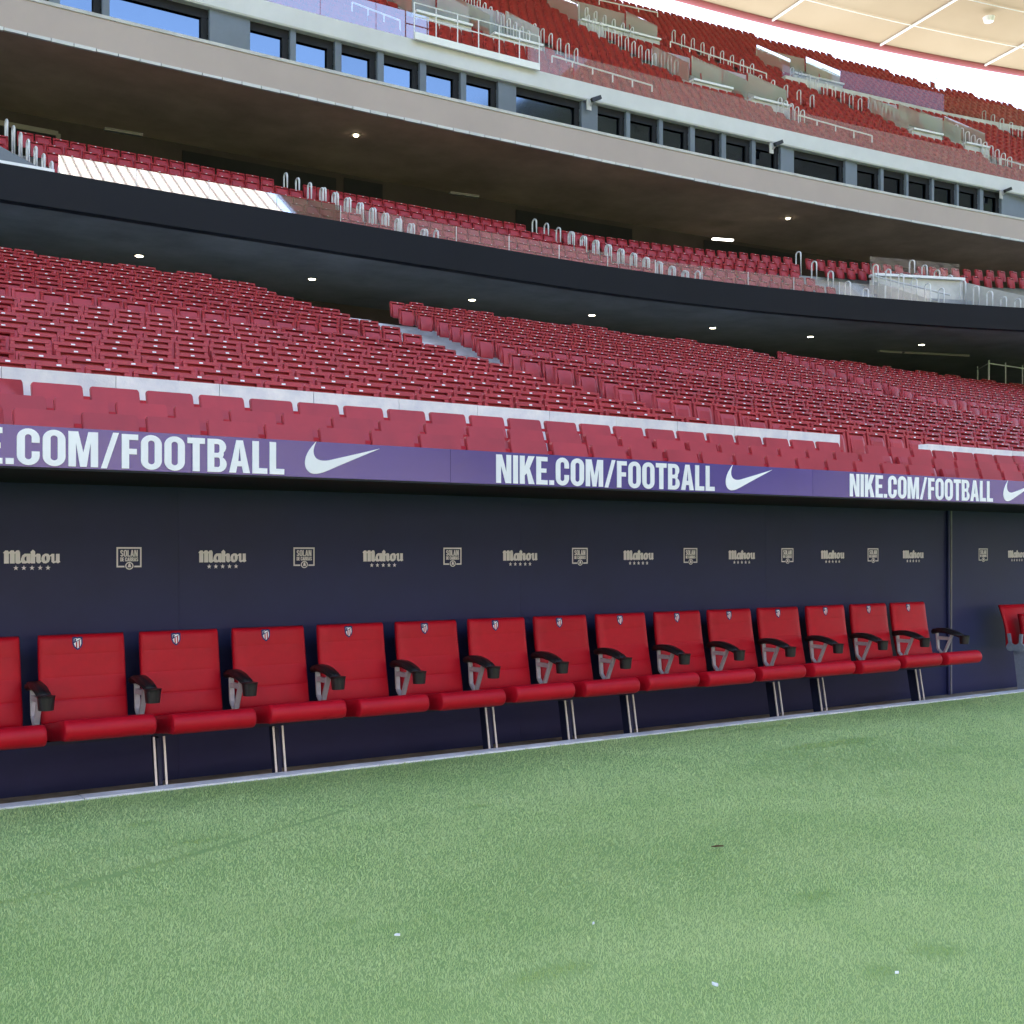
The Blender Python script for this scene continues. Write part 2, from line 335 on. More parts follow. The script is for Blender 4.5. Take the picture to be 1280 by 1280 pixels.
def flat(polys, fn, depth, mb=None, mi=0):
    """polys [(outer, holes)] -> faces in the plane y = -depth (facing -Y); fn maps 2D to (x, z)"""
    mb = mb or MB()
    for k, (o, hs) in enumerate(polys):
        loops = [o] + hs; y = -(depth + k * 0.00012)
        pts = [Vector((*fn(*p), 0)) for lp in loops for p in lp]
        tri = geometry.tessellate_polygon([[Vector((*fn(*p), 0)) for p in lp] for lp in loops])
        vs_ = [(p.x, y, p.y) for p in pts]
        fs = []
        for t in tri:
            a, b, c = (pts[i] for i in t)
            fs.append(t if (b-a).cross(c-a).z > 0 else t[::-1])   # normal towards -Y
        mb.add(vs_, fs, mi)
        n0 = 0
        for lp in loops:                                            # thin edges down to the carrier
            n = len(lp); idx = list(range(n0, n0+n)); n0 += n
            vv = [vs_[i] for i in idx] + [(vs_[i][0], 0.0, vs_[i][2]) for i in idx]
            mb.add(vv, [(i, (i+1) % n, n+(i+1) % n, n+i) for i in range(n)], mi)
    return mb

# ================================================================== SETTING
# ------------------------------------------------------------------ pitch and turf
g = MB()
g.add([(-160,-190,0),(200,-190,0),(200,7.41,0),(-160,7.41,0)], [(0,1,2,3)])
tag(g.build('pitch', M['pitch']), 'green artificial turf apron beside the dugout', kind='structure')
g = MB(); g.add([(-300,7.5,-0.6),(400,7.5,-0.6),(400,400,-0.6),(-300,400,-0.6)], [(0,1,2,3)])
tag(g.build('ground', M['step']), 'concrete ground under the stand', kind='structure')

def blades():
    def zone(n, xr, yr, z0, z1, w, h0, h1):
        x = RNG.uniform(*xr, n); y = RNG.uniform(*yr, n)
        Z = x*CT + y*ST; R = x*ST - y*CT
        px = 640 + FPX*R/Z; py = 688 + FPX*H/Z
        edge = 7.418 + 0.03*np.sin(x*7.3) * np.sin(x*2.1+1) + RNG.normal(0, 0.012, n)
        k = (Z > z0) & (Z <= z1) & (px > -90) & (px < 1370) & (py < 1400) & (y < edge)
        x, y = x[k], y[k]; n = len(x)
        # two turf rolls meet along a slightly wavy joint; scuffs are patches that were trodden another way
        sx = x - XP(0, 5.27); joint = atYg(0,1133).y + (x - atYg(0,1133).x)*JS + 0.025*np.sin(x*2.3)
        dj = y - joint
        keep = ~((np.abs(dj) < 0.016 + 0.010*np.sin(x*9.0)) & (x < atYg(330,1040).x + 0.6))
        x, y, dj = x[keep], y[keep], dj[keep]; n = len(x)
        base = 0.9 + 0.6*np.sin(x*1.1+0.3) + 0.5*np.sin(y*2.3+1.0)       # brushing direction drifts
        sc = np.zeros(n)
        for cx, cy, rx, ry in SCUFFS:
            sc = np.maximum(sc, np.exp(-(((x-cx)/rx)**2 + ((y-cy)/ry)**2)))
        sc = np.maximum(sc, 0.8*np.exp(-(dj/0.035)**2) * (x < atYg(330,1040).x + 0.6))
        az = base + RNG.normal(0, 0.9, n) + sc*2.4
        L = RNG.uniform(h0, h1, n) * (1 - 0.35*sc)
        lean = np.clip(RNG.normal(1.02, 0.26, n) * (1 - 0.7*sc), 0.05, 1.35)
        dx, dy, dz = np.sin(lean)*np.cos(az)*L, np.sin(lean)*np.sin(az)*L, np.cos(lean)*L
        wx, wy = -np.sin(az)*w, np.cos(az)*w
        z = np.full(n, 0.001)
        a = np.stack([x-wx, y-wy, z], 1); b = np.stack([x+wx, y+wy, z], 1)
        m1 = np.stack([x+wx*.8+dx*.5, y+wy*.8+dy*.5, z+dz*.72], 1); m0 = np.stack([x-wx*.8+dx*.5, y-wy*.8+dy*.5, z+dz*.72], 1)
        t = np.stack([x+dx, y+dy, z+dz], 1)
        return np.stack([a, b, m1, m0, t], 1).reshape(-1, 3), n
    parts = [zone(640000, (-0.4, 6.5), (1.0, 7.5), 2.9, 5.2, 0.0010, 0.009, 0.018),
             zone(640000, (-0.4, 10), (1.0, 7.5), 5.2, 8.2, 0.0014, 0.009, 0.018),
             zone(620000, (1.0, 17), (1.0, 7.5), 8.2, 17, 0.0017, 0.009, 0.018)]
    V = np.concatenate([p[0] for p in parts]); n = sum(p[1] for p in parts)
    k = np.arange(n)[:, None]*5
    quads = (k + np.array([[0,1,2,3]])); tris = (k + np.array([[3,2,4]]))
    loops = np.concatenate([quads, tris], 1).reshape(-1)
    me = bpy.data.meshes.new('turf'); me.vertices.add(len(V)); me.vertices.foreach_set('co', V.astype(np.float32).ravel())
    me.loops.add(len(loops)); me.loops.foreach_set('vertex_index', loops.astype(np.int32))
    me.polygons.add(2*n); st = np.empty(2*n, np.int32); st[0::2] = np.arange(n)*7; st[1::2] = np.arange(n)*7+4
    me.polygons.foreach_set('loop_start', st)
    me.update(calc_edges=True); me.materials.append(M['turf'])
    o = bpy.data.objects.new('turf', me); C.objects.link(o)
    tag(o, 'pale green blades of artificial turf in front of the dugout', 'grass', kind='stuff')
def atYg(x, y):
    d = ray(x, y); t = -H/d[2]; return Vector((d[0]*t, d[1]*t, 0))
ja, jb = atYg(0, 1133), atYg(330, 1043); JS = (jb.y-ja.y)/(jb.x-ja.x)
SCUFFS = [(*atYg(px, py).xy, rx, ry) for px, py, rx, ry in
          [(430,1155,.16,.05),(540,1147,.07,.05),(490,1160,.20,.05),(250,1052,.16,.05),(590,1010,.20,.05),(700,1215,.14,.08),(1040,930,.5,.10),
           (870,915,.6,.06),(955,910,.5,.06),(180,1030,.15,.08),(1100,1215,.10,.07),(1020,1120,.2,.10),(285,1000,.12,.06),(680,1220,.2,.07),(1170,1190,.12,.1)]]
blades()

# kerb and floor of the dugout
kb = MB()
for i in range(14):
    x0 = -6 + i*2.0; kb2 = MB(); kb2.box(x0+0.003, x0+1.997, 7.41, 7.535, -0.2, 0.012 + random.uniform(-.002, .003))
    if i == 0: kroot = tag(kb2.build('kerb', M['kerb']), 'pale painted kerb between turf and dugout floor', 'kerb')
    else: kb2.build('kerb_stone', M['kerb'], kroot)
fl = MB(); fl.box(-8, 26, 7.535, 8.3, -0.3, -0.088)
tag(fl.build('dugout_floor', M['floor']), 'dust-covered concrete strip behind the kerb', kind='structure')

# ------------------------------------------------------------------ dugout wall with its prints
WY = 8.2
XJ = XP(1188, WY)
wall = thing('dugout_wall', 'dark navy back wall of the dugout with printed sponsor marks', 'wall', (0, WY, 0))
edges = [-8.0]
e = XJ
while e - 2.9 > -7: e -= 2.9
while e < 26:
    if e > -7.9: edges.append(e)
    e += 2.9
edges.append(26.0)
for a, b in zip(edges[:-1], edges[1:]):
    MB().box(a+0.0006, b-0.0006, 0, 0.1, -0.1, 2.2).build('wall_panel', M['wall'], wall)
pj = MB(); pj.box(XJ-0.010, XJ+0.010, -0.016, -0.001, -0.088, 2.05)
pj.box(XJ-0.075, XJ-0.045, -0.03, -0.001, -0.088, 2.05, 1)
pj.build('joint_profile', [M['post'], M['wall']], wall)

MAHOU = [([(60,155),(100,115),(145,115),(162,142),(162,345),(78,345),(78,170)], []),
 ([(158,152),(200,112),(245,112),(264,142),(264,345),(180,345),(180,165),(158,178)], []),
 ([(260,152),(300,112),(340,112),(358,150),(358,290),(378,308),(375,330),(340,350),(305,350),(275,330),(275,165),(260,178)], []),
 ([(375,260),(400,200),(440,172),(545,172),(545,310),(560,325),(520,350),(490,335),(450,347),(400,345),(372,305)], [[(440,235),(472,215),(472,300),(452,302),(436,272)]]),
 ([(540,142),(585,100),(625,135),(625,195),(665,170),(710,175),(722,200),(722,290),(742,308),(700,347),(665,340),(645,310),(645,222),(625,232),(625,345),(550,345),(550,168)], []),
 ([(735,250),(760,195),(810,170),(860,175),(892,215),(892,270),(870,320),(820,347),(770,342),(738,300)], [[(800,222),(825,212),(830,288),(806,302),(796,260)]]),
 ([(888,207),(925,173),(970,175),(970,300),(985,312),(1000,292),(1000,175),(1065,175),(1065,303),(1080,320),(1035,347),(1000,330),(955,347),(918,320),(918,222),(898,222)], [])]
def star(cx, cy, r):
    return [(cx + (r if k % 2 == 0 else r*.42)*math.sin(math.pi*k/5), cy - (r if k % 2 == 0 else r*.42)*math.cos(math.pi*k/5)) for k in range(10)]
sc_px = 1/14.22
mpx = (XP(70, WY) - XP(10, WY))/60; Zw = proj((XP(40, WY), WY, 1.5))[2]; mpy = Zw/FPX
k = mpx*sc_px; kz = mpy*sc_px
zc = H + (688 - (680 + 260/14.22))*mpy                       # height of the marks' middle
fm = lambda x, y: ((x-570)*k, -(y-260)*kz)
wm = flat(MAHOU + [(star(cx, 425, 47), []) for cx in (285,425,570,715,855)], fm, 0.002).mesh('wordmark', M['cream'], fix=False)
# square emblem: frame, round seal, two lines of capitals
ke = mpx/9.14; kez = mpy/9.14
fe = lambda x, y: ((x-760)*ke, -(y-195)*kez)
frame = [([(603,62),(915,62),(915,303),(603,303)], [[(622,82),(897,82),(897,284),(622,284)]])]
seal = [(arc(762,285,62,52,0,360,20)[:-1], []) ]
sealr = [(arc(762,285,52,46,0,360,20)[:-1], [arc(762,285,38,33,0,360,20)[:-1]])]
goat = [([(740,303),(752,262),(766,254),(778,272),(786,303)], [])]
w1, t1 = text_polys('SOLAN', .05); w2, t2 = text_polys('DE CABRAS', .05)
def place(ps, w, x0, x1, yb, yt):
    f = lambda p: (x0 + p[0]/w*(x1-x0), yb + p[1]*(yt-yb))
    return [([f(p) for p in o], [[f(p) for p in h] for h in hs]) for o, hs in ps]
me_ = MB(); flat(frame, fe, 0.002, me_, 0); flat(seal, fe, 0.0024, me_, 1); flat(sealr + goat, fe, 0.0028, me_, 0)
flat(place(t1, w1, 650, 868, 176, 96) + place(t2, w2, 650, 872, 232, 184), fe, 0.0022, me_, 0)
em = me_.mesh('square_emblem', [M['cream'], M['wall']], fix=False)
q0 = 1/(2820-40.0); dq = 0.3372e-4
for i in range(-2, 8):
    for off, nm, me2 in ((0, 'wordmark', wm), (0.487, 'square_emblem', em)):
        if i == 7 and off: continue
        x = 2820 - 1/(q0 + (i+off)*dq)
        inst(nm, me2, wall, (XP(x, WY), 0, zc))
for x, nm, me2 in ((1229,'square_emblem',em),(1271,'wordmark',wm),(1316,'square_emblem',em),(1352,'wordmark',wm)):
    inst(nm, me2, wall, (XP(x, WY), 0, zc))

# ------------------------------------------------------------------ canopy with lettered fascia
FY = 6.75
sF = 0.9405*FY/FPX
fz0, fz1 = H + 106*sF, H + 158*sF
canopy = thing('dugout_canopy', 'indigo canopy fascia with white lettering over the dugout', 'canopy', (0, FY, 0))
fed = []
q = 1/(2820-563.0); dP = 0.5563e-4
qs = [q + i*dP for i in range(-7, 6)]
fx = [XP(2820 - 1/v, FY) for v in qs if v > 1e-5]
fx = [fx[0] - 1.9*i for i in (3,2,1)] + fx + [fx[-1] + 1.9*i for i in (1,2,3)]
pan = []
for a, b in zip(fx[:-1], fx[1:]):
    p = MB().box(a+0.0012, b-0.0012, 0, 0.03, fz0, fz1)
    o = p.build('fascia_panel', M['indigo'], canopy); pan.append((a, b, o))
MB().box(fx[0], fx[-1], 0.032, 1.75, fz0-0.01, fz1-0.07).build('roof_slab', M['dark'], canopy)
MB().box(fx[0], fx[-1], -0.004, 0.031, fz0-0.013, fz0-0.001).build('edge_trim', M['dark'], canopy)
wT, tp = text_polys('NIKE.COM/FOOTBALL', 0.062)
tw = 2.19*FY/7.3; th = (fz1-fz0)*0.875; zb = fz0 + (fz1-fz0)*0.045
ftx = lambda a, b: (a/wT*tw, b*th)
lettering = flat(tp, ftx, 0.003).mesh('lettering', M['white'], fix=False)
# tick mark: outline sampled from smooth curves (photo detail 1280x640)
def bez(p0, p1, p2, p3, n=14):
    return [tuple((1-t)**3*a + 3*(1-t)**2*t*b + 3*(1-t)*t*t*c + t**3*d for a, b, c, d in zip(p0,p1,p2,p3)) for t in (i/n for i in range(n))]
sw = bez((275,62),(190,150),(125,240),(125,335)) + bez((125,335),(125,420),(185,468),(255,466)) + bez((255,466),(320,464),(380,440),(450,410)) + \
     bez((450,410),(660,315),(900,215),(1148,108)) + bez((1148,108),(860,185),(600,250),(450,288)) + bez((450,288),(330,315),(240,290),(238,190)) + bez((238,190),(238,150),(255,105),(275,62))
swm = lambda x, y: ((x-125)/10.67*1.0*(XP(475,FY)-XP(381,FY))/96, (466-y)/10.67*proj((XP(420,FY),FY,1.5))[2]/FPX*1.06)
tick = flat([(sw, [])], swm, 0.003).mesh('tick_mark', M['white'], fix=False)
for xs, xt in ((None, 381), (620, 907), (1062, 1254)):
    X = XP(xs, FY) if xs else XP(355, FY) - tw
    own = [o for a, b, o in pan if a <= X < b][0]
    inst('lettering', lettering, own, (X, 0, zb))
    Xt = XP(xt, FY); own = [o for a, b, o in pan if a <= Xt < b][0]
    inst('tick_mark', tick, own, (Xt, 0, fz0 + (fz1-fz0)*0.10))

# ------------------------------------------------------------------ padded dugout seats
BY, PITCH = 7.87, 0.64
def backrest_mesh():
    W, Z0, Z1, T = 0.27, 0.40, 0.962, 0.075
    seams = [0.22, 0.47, 0.72]
    vs_ = [0, .015, .035, .06]
    for s_ in seams: vs_ += [s_-.02, s_-.006, s_, s_+.006, s_+.02]
    vs_ += [.12, .3, .36, .42, .55, .63, .8, .88, .94, .97, .99, 1]
    vs_ = sorted(vs_); us = [-1, -.985, -.95, -.9, -.75, -.5, -.2, .2, .5, .75, .9, .95, .985, 1]
    def surf(u, v, side):                      # v: 0 top .. 1 bottom
        z = Z1 - (Z1-Z0)*v
        lean = 0.10*(1-v)**1.3 + 0.02*math.sin(v*3.1)    # reclined, slight lumbar curve
        r = (1-abs(u)**14)**.5 * (1-abs(2*v-1)**22)**.5 if abs(u) < 1 and 0 < v < 1 else 0
        d = T/2*r
        if side < 0:
            for s_, dp in zip(seams, (.0010, .0014, .0040)): d -= dp*math.exp(-((v-s_)/.007)**2)*(r > .5)
        w = W*(1-0.012*abs(2*v-1)**20) * (1+0.01*math.sin(v*math.pi))
        return (u*w, lean + side*d, z)
    mb = MB(); nu, nv = len(us), len(vs_)
    for side in (-1, 1):
        pts = [surf(u, v, side) for v in vs_ for u in us]
        mb.add(pts, [(j*nu+i, j*nu+i+1, (j+1)*nu+i+1, (j+1)*nu+i) for j in range(nv-1) for i in range(nu-1)])
    me = mb.mesh('backrest', M['leather'], fix=False)
    bm = bmesh.new(); bm.from_mesh(me); bmesh.ops.remove_doubles(bm, verts=bm.verts, dist=1e-5); bmesh.ops.recalc_face_normals(bm, faces=bm.faces[:]); bm.to_mesh(me); bm.free()
    me.shade_smooth(); return me, surf
BACK, bsurf = backrest_mesh()
def cushion_mesh():
    # section in (y, z): rolled front edge, top falling slightly to the back
    r = 0.064; yc, zc_ = -0.54, 0.428
    sec = [(-0.02, 0.415), (-0.20, 0.436), (-0.40, 0.470)] + [(yc + r*math.cos(math.radians(a)), zc_ + r*math.sin(math.radians(a))) for a in range(80, 281, 20)] + [(-0.40, 0.352), (-0.2, 0.325), (-0.02, 0.32)]
    cy = sum(p[0] for p in sec)/len(sec); cz = sum(p[1] for p in sec)/len(sec)
    xs = [(-.27,.90),(-.267,.95),(-.26,.985),(-.245,1.0),(-.1,1.0),(.1,1.0),(.245,1.0),(.26,.985),(.267,.95),(.27,.90)]
    mb = MB(); n = len(sec)
    pts = []
    for x, s in xs:
        e = (1-s)
        for y, z in sec: pts.append((x, y + (cy-y)*min(1, e*.14/abs(cy-y+1e-9))*0.9 if abs(cy-y) > 1e-6 else y, cz + (z-cz)*(1-e*1.2)))
    fs = [(i*n+j, i*n+(j+1) % n, (i+1)*n+(j+1) % n, (i+1)*n+j) for i in range(len(xs)-1) for j in range(n)]
    fs += [tuple(range(n-1,-1,-1)), tuple((len(xs)-1)*n+j for j in range(n))]
    mb.add(pts, fs); me = mb.mesh('cushion', M['leather']); me.shade_smooth()
    return me
CUSH = cushion_mesh()
def armrest_mesh():
    # side profile in (y, z), extruded across x: arches from the back, dips to the holder
    top = [(0.02,.705),(-.06,.722),(-.14,.722),(-.22,.708),(-.30,.682),(-.345,.655)]
    bot = [(-.345,.628),(-.30,.640),(-.22,.660),(-.14,.672),(-.06,.672),(0.02,.655)]
    mb = MB(); mb.prismx(top + bot, -.041, .041); me = mb.mesh('armrest', M['black']); bevel(me, .011, 3); me.shade_smooth(); return me
ARM = armrest_mesh()
hb = MB(); hb.cyl((0, -.355), .044, .051, .572, .645, 20); hb.cyl((0, -.355), .051, .055, .645, .66, 20); hb.cyl((0,-.355), .034, .034, .66, .662, 16)
HOLD = hb.mesh('cup_holder', M['black']); bevel(HOLD, .004, 2)
bb = MB()
bb.bar((0,-.03,.675), (0,-.045,.50), .034, .020, up=(0,1,0)); bb.bar((0,-.045,.50), (0,-.105,.445), .034, .020, up=(0,1,0)); bb.bar((0,-.11,.44), (0,-.215,.66), .034, .022, up=(0,1,0))
bb.box(-.014, .014, -.18, -.035, .598, .632)
BRK = bb.mesh('armrest_bracket', M['alu']); bevel(BRK, .003, 1)
rb = MB(); rb.box(-.319, .319, -.17, -.06, .300, .323); RAIL = rb.mesh('mounting_rail', M['legdark'])
lb = MB()
lb.add([(-.012,-.24,.30),(.012,-.24,.30),(.012,-.13,.30),(-.012,-.13,.30),(-.012,-.31,-.088),(.012,-.31,-.088),(.012,-.20,-.088),(-.012,-.20,-.088)],
       [(0,1,2,3),(7,6,5,4),(0,4,5,1),(1,5,6,2),(2,6,7,3),(3,7,4,0)])
LEGP = lb.mesh('leg', M['legdark'])
le = MB()
for sx in (-.033, .033): le.bar((sx,-.25,.31), (sx,-.322,-.088), .013, .010, up=(0,1,0))
LEGE = le.mesh('leg_edge', M['strip'])
# crest: shield with a blue rim, white and red stripes and a blue corner
def crest_mesh():
    sh = [(-.5,.5),(-.2,.56),(0,.5),(.2,.56),(.5,.5),(.5,-.05),(.36,-.36),(0,-.6),(-.36,-.36),(-.5,-.05)]
    sm = [(x*.70, y*.74) for x, y in sh]
    f = lambda x, y: (x*.064, y*.076)
    mb = MB(); flat([(sh, [])], f, .0012, mb, 0); flat([(sm, [])], f, .0022, mb, 1)
    for x0, x1, y0, y1 in ((-.17,-.04,-.34,.06), (.10,.22,-.34,.20)):
        flat([([(x0,y0),(x1,y0-.06),(x1,y1+.08),(x0,y1)], [])], f, .0030, mb, 2)
    flat([([(-.40,-.02),(-.06,.14),(.38,.34),(.38,.40),(.05,.24),(-.40,.08)], [])], f, .0034, mb, 0)
    flat([([(-.30,.36),(-.12,.36),(-.20,.12),(-.34,.10)], [])], f, .0036, mb, 0)
    return mb.mesh('crest', [M['blueprint'], M['white'], M['redprint']], fix=False)
CREST = crest_mesh()
q0s = 1/(2820-103.0); dqs = 0.1742e-4
seat_X = {k: XP(2820 - 1/(q0s + k*dqs), BY + 0.06) for k in range(-1, 14)}
leg_px = [201, 350, 615, 714, 791, 974, 1029, 1151]
leg_X = [XP(p, BY - 0.29) for p in leg_px]
cv = 0.098; cx_, cy_, cz_ = bsurf(0, cv, -1); c2_ = bsurf(0, cv+.08, -1); tilt = math.atan2(cy_-c2_[1], cz_-c2_[2])
for k, X in seat_X.items():
    n = k + 2
    if n == 1: lab = 'red padded dugout seat cut off by the left edge of the picture'
    elif n == 15: lab = 'red padded dugout seat at the right end of the long row'
    else: lab = f'red padded dugout seat with crest and black armrest, {nth(n-1)} whole seat from left'
    t = thing('dugout_chair', lab, 'chair', (X, BY, 0), 'padded seats along the dugout wall')
    b = inst('backrest', BACK, t); b.rotation_euler = (random.uniform(-.012,.012), 0, random.uniform(-.008,.008)); b.location = (0, random.uniform(-.006,.004), 0)
    cr = inst('crest', CREST, b, (-.035, cy_-.0005, cz_)); cr.rotation_euler = (-tilt, 0, 0)
    cu = inst('cushion', CUSH, t, (random.uniform(-.004,.004), random.uniform(-.008,.006), random.uniform(-.003,.004))); cu.rotation_euler = (random.uniform(-.015,.012), 0, random.uniform(-.008,.008)); inst('mounting_rail', RAIL, t)
    a = inst('armrest', ARM, t, (.32, 0, -.03)); inst('cup_holder', HOLD, a)
    inst('armrest_bracket', BRK, t, (.32, 0, -.028))
    for LX in leg_X:
        if abs(LX - X) <= PITCH/2:
            l_ = inst('leg', LEGP, t, (LX-X, 0, 0)); inst('leg_edge', LEGE, l_)
# one more seat past the joint, its cushion tipped up, seen half
fX = XP(1250, BY+.10) + .27
t = thing('folded_chair', 'red seat with tipped-up cushion cut off by the right edge', 'chair', (fX, BY, 0))
def shell(name, W, Z0, Z1, y0, bow, lean, th_, mat):
    mb = MB(); n = 10; F = []; Bk = []
    for j in range(n+1):
        v = j/n; z = Z0 + (Z1-Z0)*v; y = y0 + lean*v - bow*math.sin(v*math.pi)
        F.append([(x*W, y + .02*(abs(x)**3), z) for x in (-1,-.9,-.5,0,.5,.9,1)]); Bk.append([(x*W, y + th_ + .02*(abs(x)**3), z) for x in (-1,-.9,-.5,0,.5,.9,1)])
    mb.sheet(F); mb.sheet([r[::-1] for r in Bk])
    mb.strip([r[0] for r in F], [r[0] for r in Bk]); mb.strip([r[-1] for r in F], [r[-1] for r in Bk]); mb.strip(F[-1], Bk[-1]); mb.strip(F[0], Bk[0])
    me = mb.mesh(name, mat)
    bm = bmesh.new(); bm.from_mesh(me); bmesh.ops.remove_doubles(bm, verts=bm.verts, dist=1e-5); bmesh.ops.recalc_face_normals(bm, faces=bm.faces[:]); bm.to_mesh(me); bm.free()
    bevel(me, .006, 2); me.shade_smooth(); return me
inst('backrest', shell('shell_back', .27, .42, .89, -.02, .03, .10, .035, M['leather']), t)
inst('cushion', shell('shell_pan', .235, .41, .80, -.20, .02, .03, .07, M['leather']), t)
hm = MB()
for y, r in ((-.03,.045),(-.15,.05)):
    hm.add([( -.285 + (.03 if s else 0), y + r*math.cos(a*math.pi/8), .43 + r*math.sin(a*math.pi/8)) for s in (0,1) for a in range(16)],
           [tuple(range(15,-1,-1)), tuple(range(16,32))] + [(a, (a+1)%16, 16+(a+1)%16, 16+a) for a in range(16)])
    hm.bar((-.27, y, .46), (-.27, y-.01 if y < -.1 else y+.02, .58), .028, .03, up=(0,1,0))
hm.box(-.283, -.258, -.15, -.03, .39, .46)
hm.build('hinge', M['hinge'], t)
lp = MB(); lp.add([(-.235,-.22,.39),(-.215,-.22,.39),(-.215,-.04,.39),(-.235,-.04,.39),(-.235,-.30,-.088),(-.215,-.30,-.088),(-.215,-.10,-.088),(-.235,-.10,-.088)],
       [(0,1,2,3),(7,6,5,4),(0,4,5,1),(1,5,6,2),(2,6,7,3),(3,7,4,0)])
l_ = lp.build('leg', M['hinge'], t); inst('leg_edge', LEGE, l_, (-.222, .015, 0))

# bits lying on the turf
def scrap(px, py, s, lab, mat, cat='litter'):
    p = atYg(px, py); mb = MB(); n = 7
    pts = [(s*random.uniform(.7,1.2)*math.cos(2*math.pi*i/n), .38*s*random.uniform(.6,1.2)*math.sin(2*math.pi*i/n)) for i in range(n)]
    top = [(x, y, .004 + random.uniform(0,.006)) for x, y in pts]; bot = [(x, y, .001) for x, y in pts]
    mb.add(top + bot + [(0,0,.010)], [(i, (i+1)%n, 2*n) for i in range(n)] + [((i+1)%n, i, n+i, n+(i+1)%n) for i in range(n)] + [tuple(range(2*n-1, n-1, -1))])
    o = mb.build('clod' if cat == 'clod' else 'paper_scrap', mat, loc=(p.x, p.y, .022)); o.rotation_euler = (0,0,random.uniform(0,3)); tag(o, lab, cat)
scrap(742,1162,.011,'small white paper scrap on the turf below the middle of the picture',M['white'])
scrap(894,1240,.017,'long white paper scrap on the turf nearest the bottom edge',M['white'])
scrap(496,1177,.012,'crumpled white paper scrap on the turf left of centre',M['white'])
scrap(1121,1225,.009,'tiny white paper scrap near the lower right corner',M['white'])
scrap(897,1064,.028,'brown clod of earth lying on the open turf',M['clod'],'clod')

# ================================================================== LOWER BANK
def seat_back_mb():
    mb = MB(); sh = lambda: None
    mb.prism([(-.225,.42),(.225,.42),(.225,.83),(-.225,.83)], .022, .045)                                       # shell
    mb.prism([(-.225,.805),(.225,.805),(.225,.838),(.215,.85),(-.215,.85),(-.225,.838)], -.034, .0215)            # lip that carries the number
    mb.prism([(-.225,.42),(-.172,.42),(-.172,.8045),(-.225,.8045)], -.034, .0215); mb.prism([(.172,.42),(.225,.42),(.225,.8045),(.172,.8045)], -.034, .0215)
    mb.v = [(x, y + (z-.42)*.16, z) for x, y, z in mb.v]; return mb
def pan_mb():
    mb = MB(); pts = []
    for z, y in ((.385,-.040),(.43,-.052),(.55,-.060),(.70,-.052),(.772,-.036)):
        pts += [(-.168, y+.012, z), (-.12, y, z), (.12, y, z), (.168, y+.012, z)]
    f = [(r*4+i, r*4+i+1, r*4+i+5, r*4+i+4) for r in range(4) for i in range(3)]
    mb.add(pts, f); b = [(-.168,.015,.385),(.168,.015,.385),(.168,.015,.772),(-.168,.015,.772)]
    mb.add([pts[16],pts[17],pts[18],pts[19],b[2],b[3]], [(0,1,2,3,4,5)]); mb.add([pts[0],pts[4],pts[8],pts[12],pts[16],b[3],b[0]], [(0,1,2,3,4,5,6)])
    mb.add([pts[3],pts[7],pts[11],pts[15],pts[19],b[2],b[1]], [(0,1,2,3,4,5,6)]); mb.add([pts[0],pts[1],pts[2],pts[3],b[1],b[0]], [(0,1,2,3,4,5)])
    mb.v = [(x, y + (z-.42)*.16, z) for x, y, z in mb.v]; return mb
def tag_mb(z=.827, y=-.0375):
    mb = MB(); mb.box(-.024, .024, y, y+.003, z-.009, z+.009); mb.v = [(x, yy + (zz-.42)*.16, zz) for x, yy, zz in mb.v]; return mb
def bracket_mb():
    mb = MB()
    for s in (-1, 1):
        mb.box(s*.205-.012, s*.205+.012, -.03, .03, .0, .44); mb.box(s*.205-.014, s*.205+.014, -.09, .0, .36, .41)
    mb.box(-.1935, .1935, -.012, .012, .30, .33); return mb
def tall_back_mb():
    mb = MB()
    prof = [(-.222,.40),(.222,.40),(.216,.835),(.205,.86),(-.205,.86),(-.216,.835)]
    mb.prism(prof, -.02, .03); mb.v = [(x, y + (z-.40)*.30, z) for x, y, z in mb.v]; return mb
def link_mb():                                           # small dark bracket seen in the gap between tall backs
    mb = MB(); mb.box(.222, .278, .10, .115, .735, .765); return mb
SB = seat_back_mb().mesh('seat_back', M['plastic']); SP = pan_mb().mesh('seat_pan', M['plastic']); STG = tag_mb().mesh('number_tag', M['white']); SBR = bracket_mb().mesh('support', M['alu'])
TB = tall_back_mb().mesh('tall_back', M['plastic']); bevel(TB, .006, 2); TL = link_mb().mesh('link_bracket', M['redprint'])
bevel(SB, .004, 1)
pm = pan_mb(); pm.v = [(x*1.02, y-.02, z-.06) for x, y, z in pm.v]; TPN = pm.mesh('tall_pan', M['plastic'])

rows = []                                                # (Y, floor z, kind)
for j, (P, zt) in enumerate(((9.40,2.567),(10.10,2.752),(10.80,2.957))): rows.append((P, zt-.86, 'front', j))
for i in range(11):
    f = i/10; rows.append((12.9+.74*i, 3.40 + 2.11*(f*.92+f*f*.08) - .81, 'bank', i))
for i in range(11):
    rows.append((22.7+.81*i, 6.157 + .261*i - .81, 'bank', 11+i))
def aisle_LR(Y, which):
    if which == 0: return (12.55, 13.72) if Y < 21.8 else (13.35-(Y-22.7)*.105, 15.05+(Y-22.7)*.16)
    r = 32.8-(30.8-Y)*.32; return (r-1.25, r)
def blocked(X, Y, kind):
    if kind == 'front': return 12.95 < X < 13.6 or abs(X+3.5) < .8
    for w in (0, 1):
        L_, R_ = aisle_LR(Y, w)
        if L_-.2 < X < R_+.2: return True
    return abs(X+3.5) < .8
cand = []
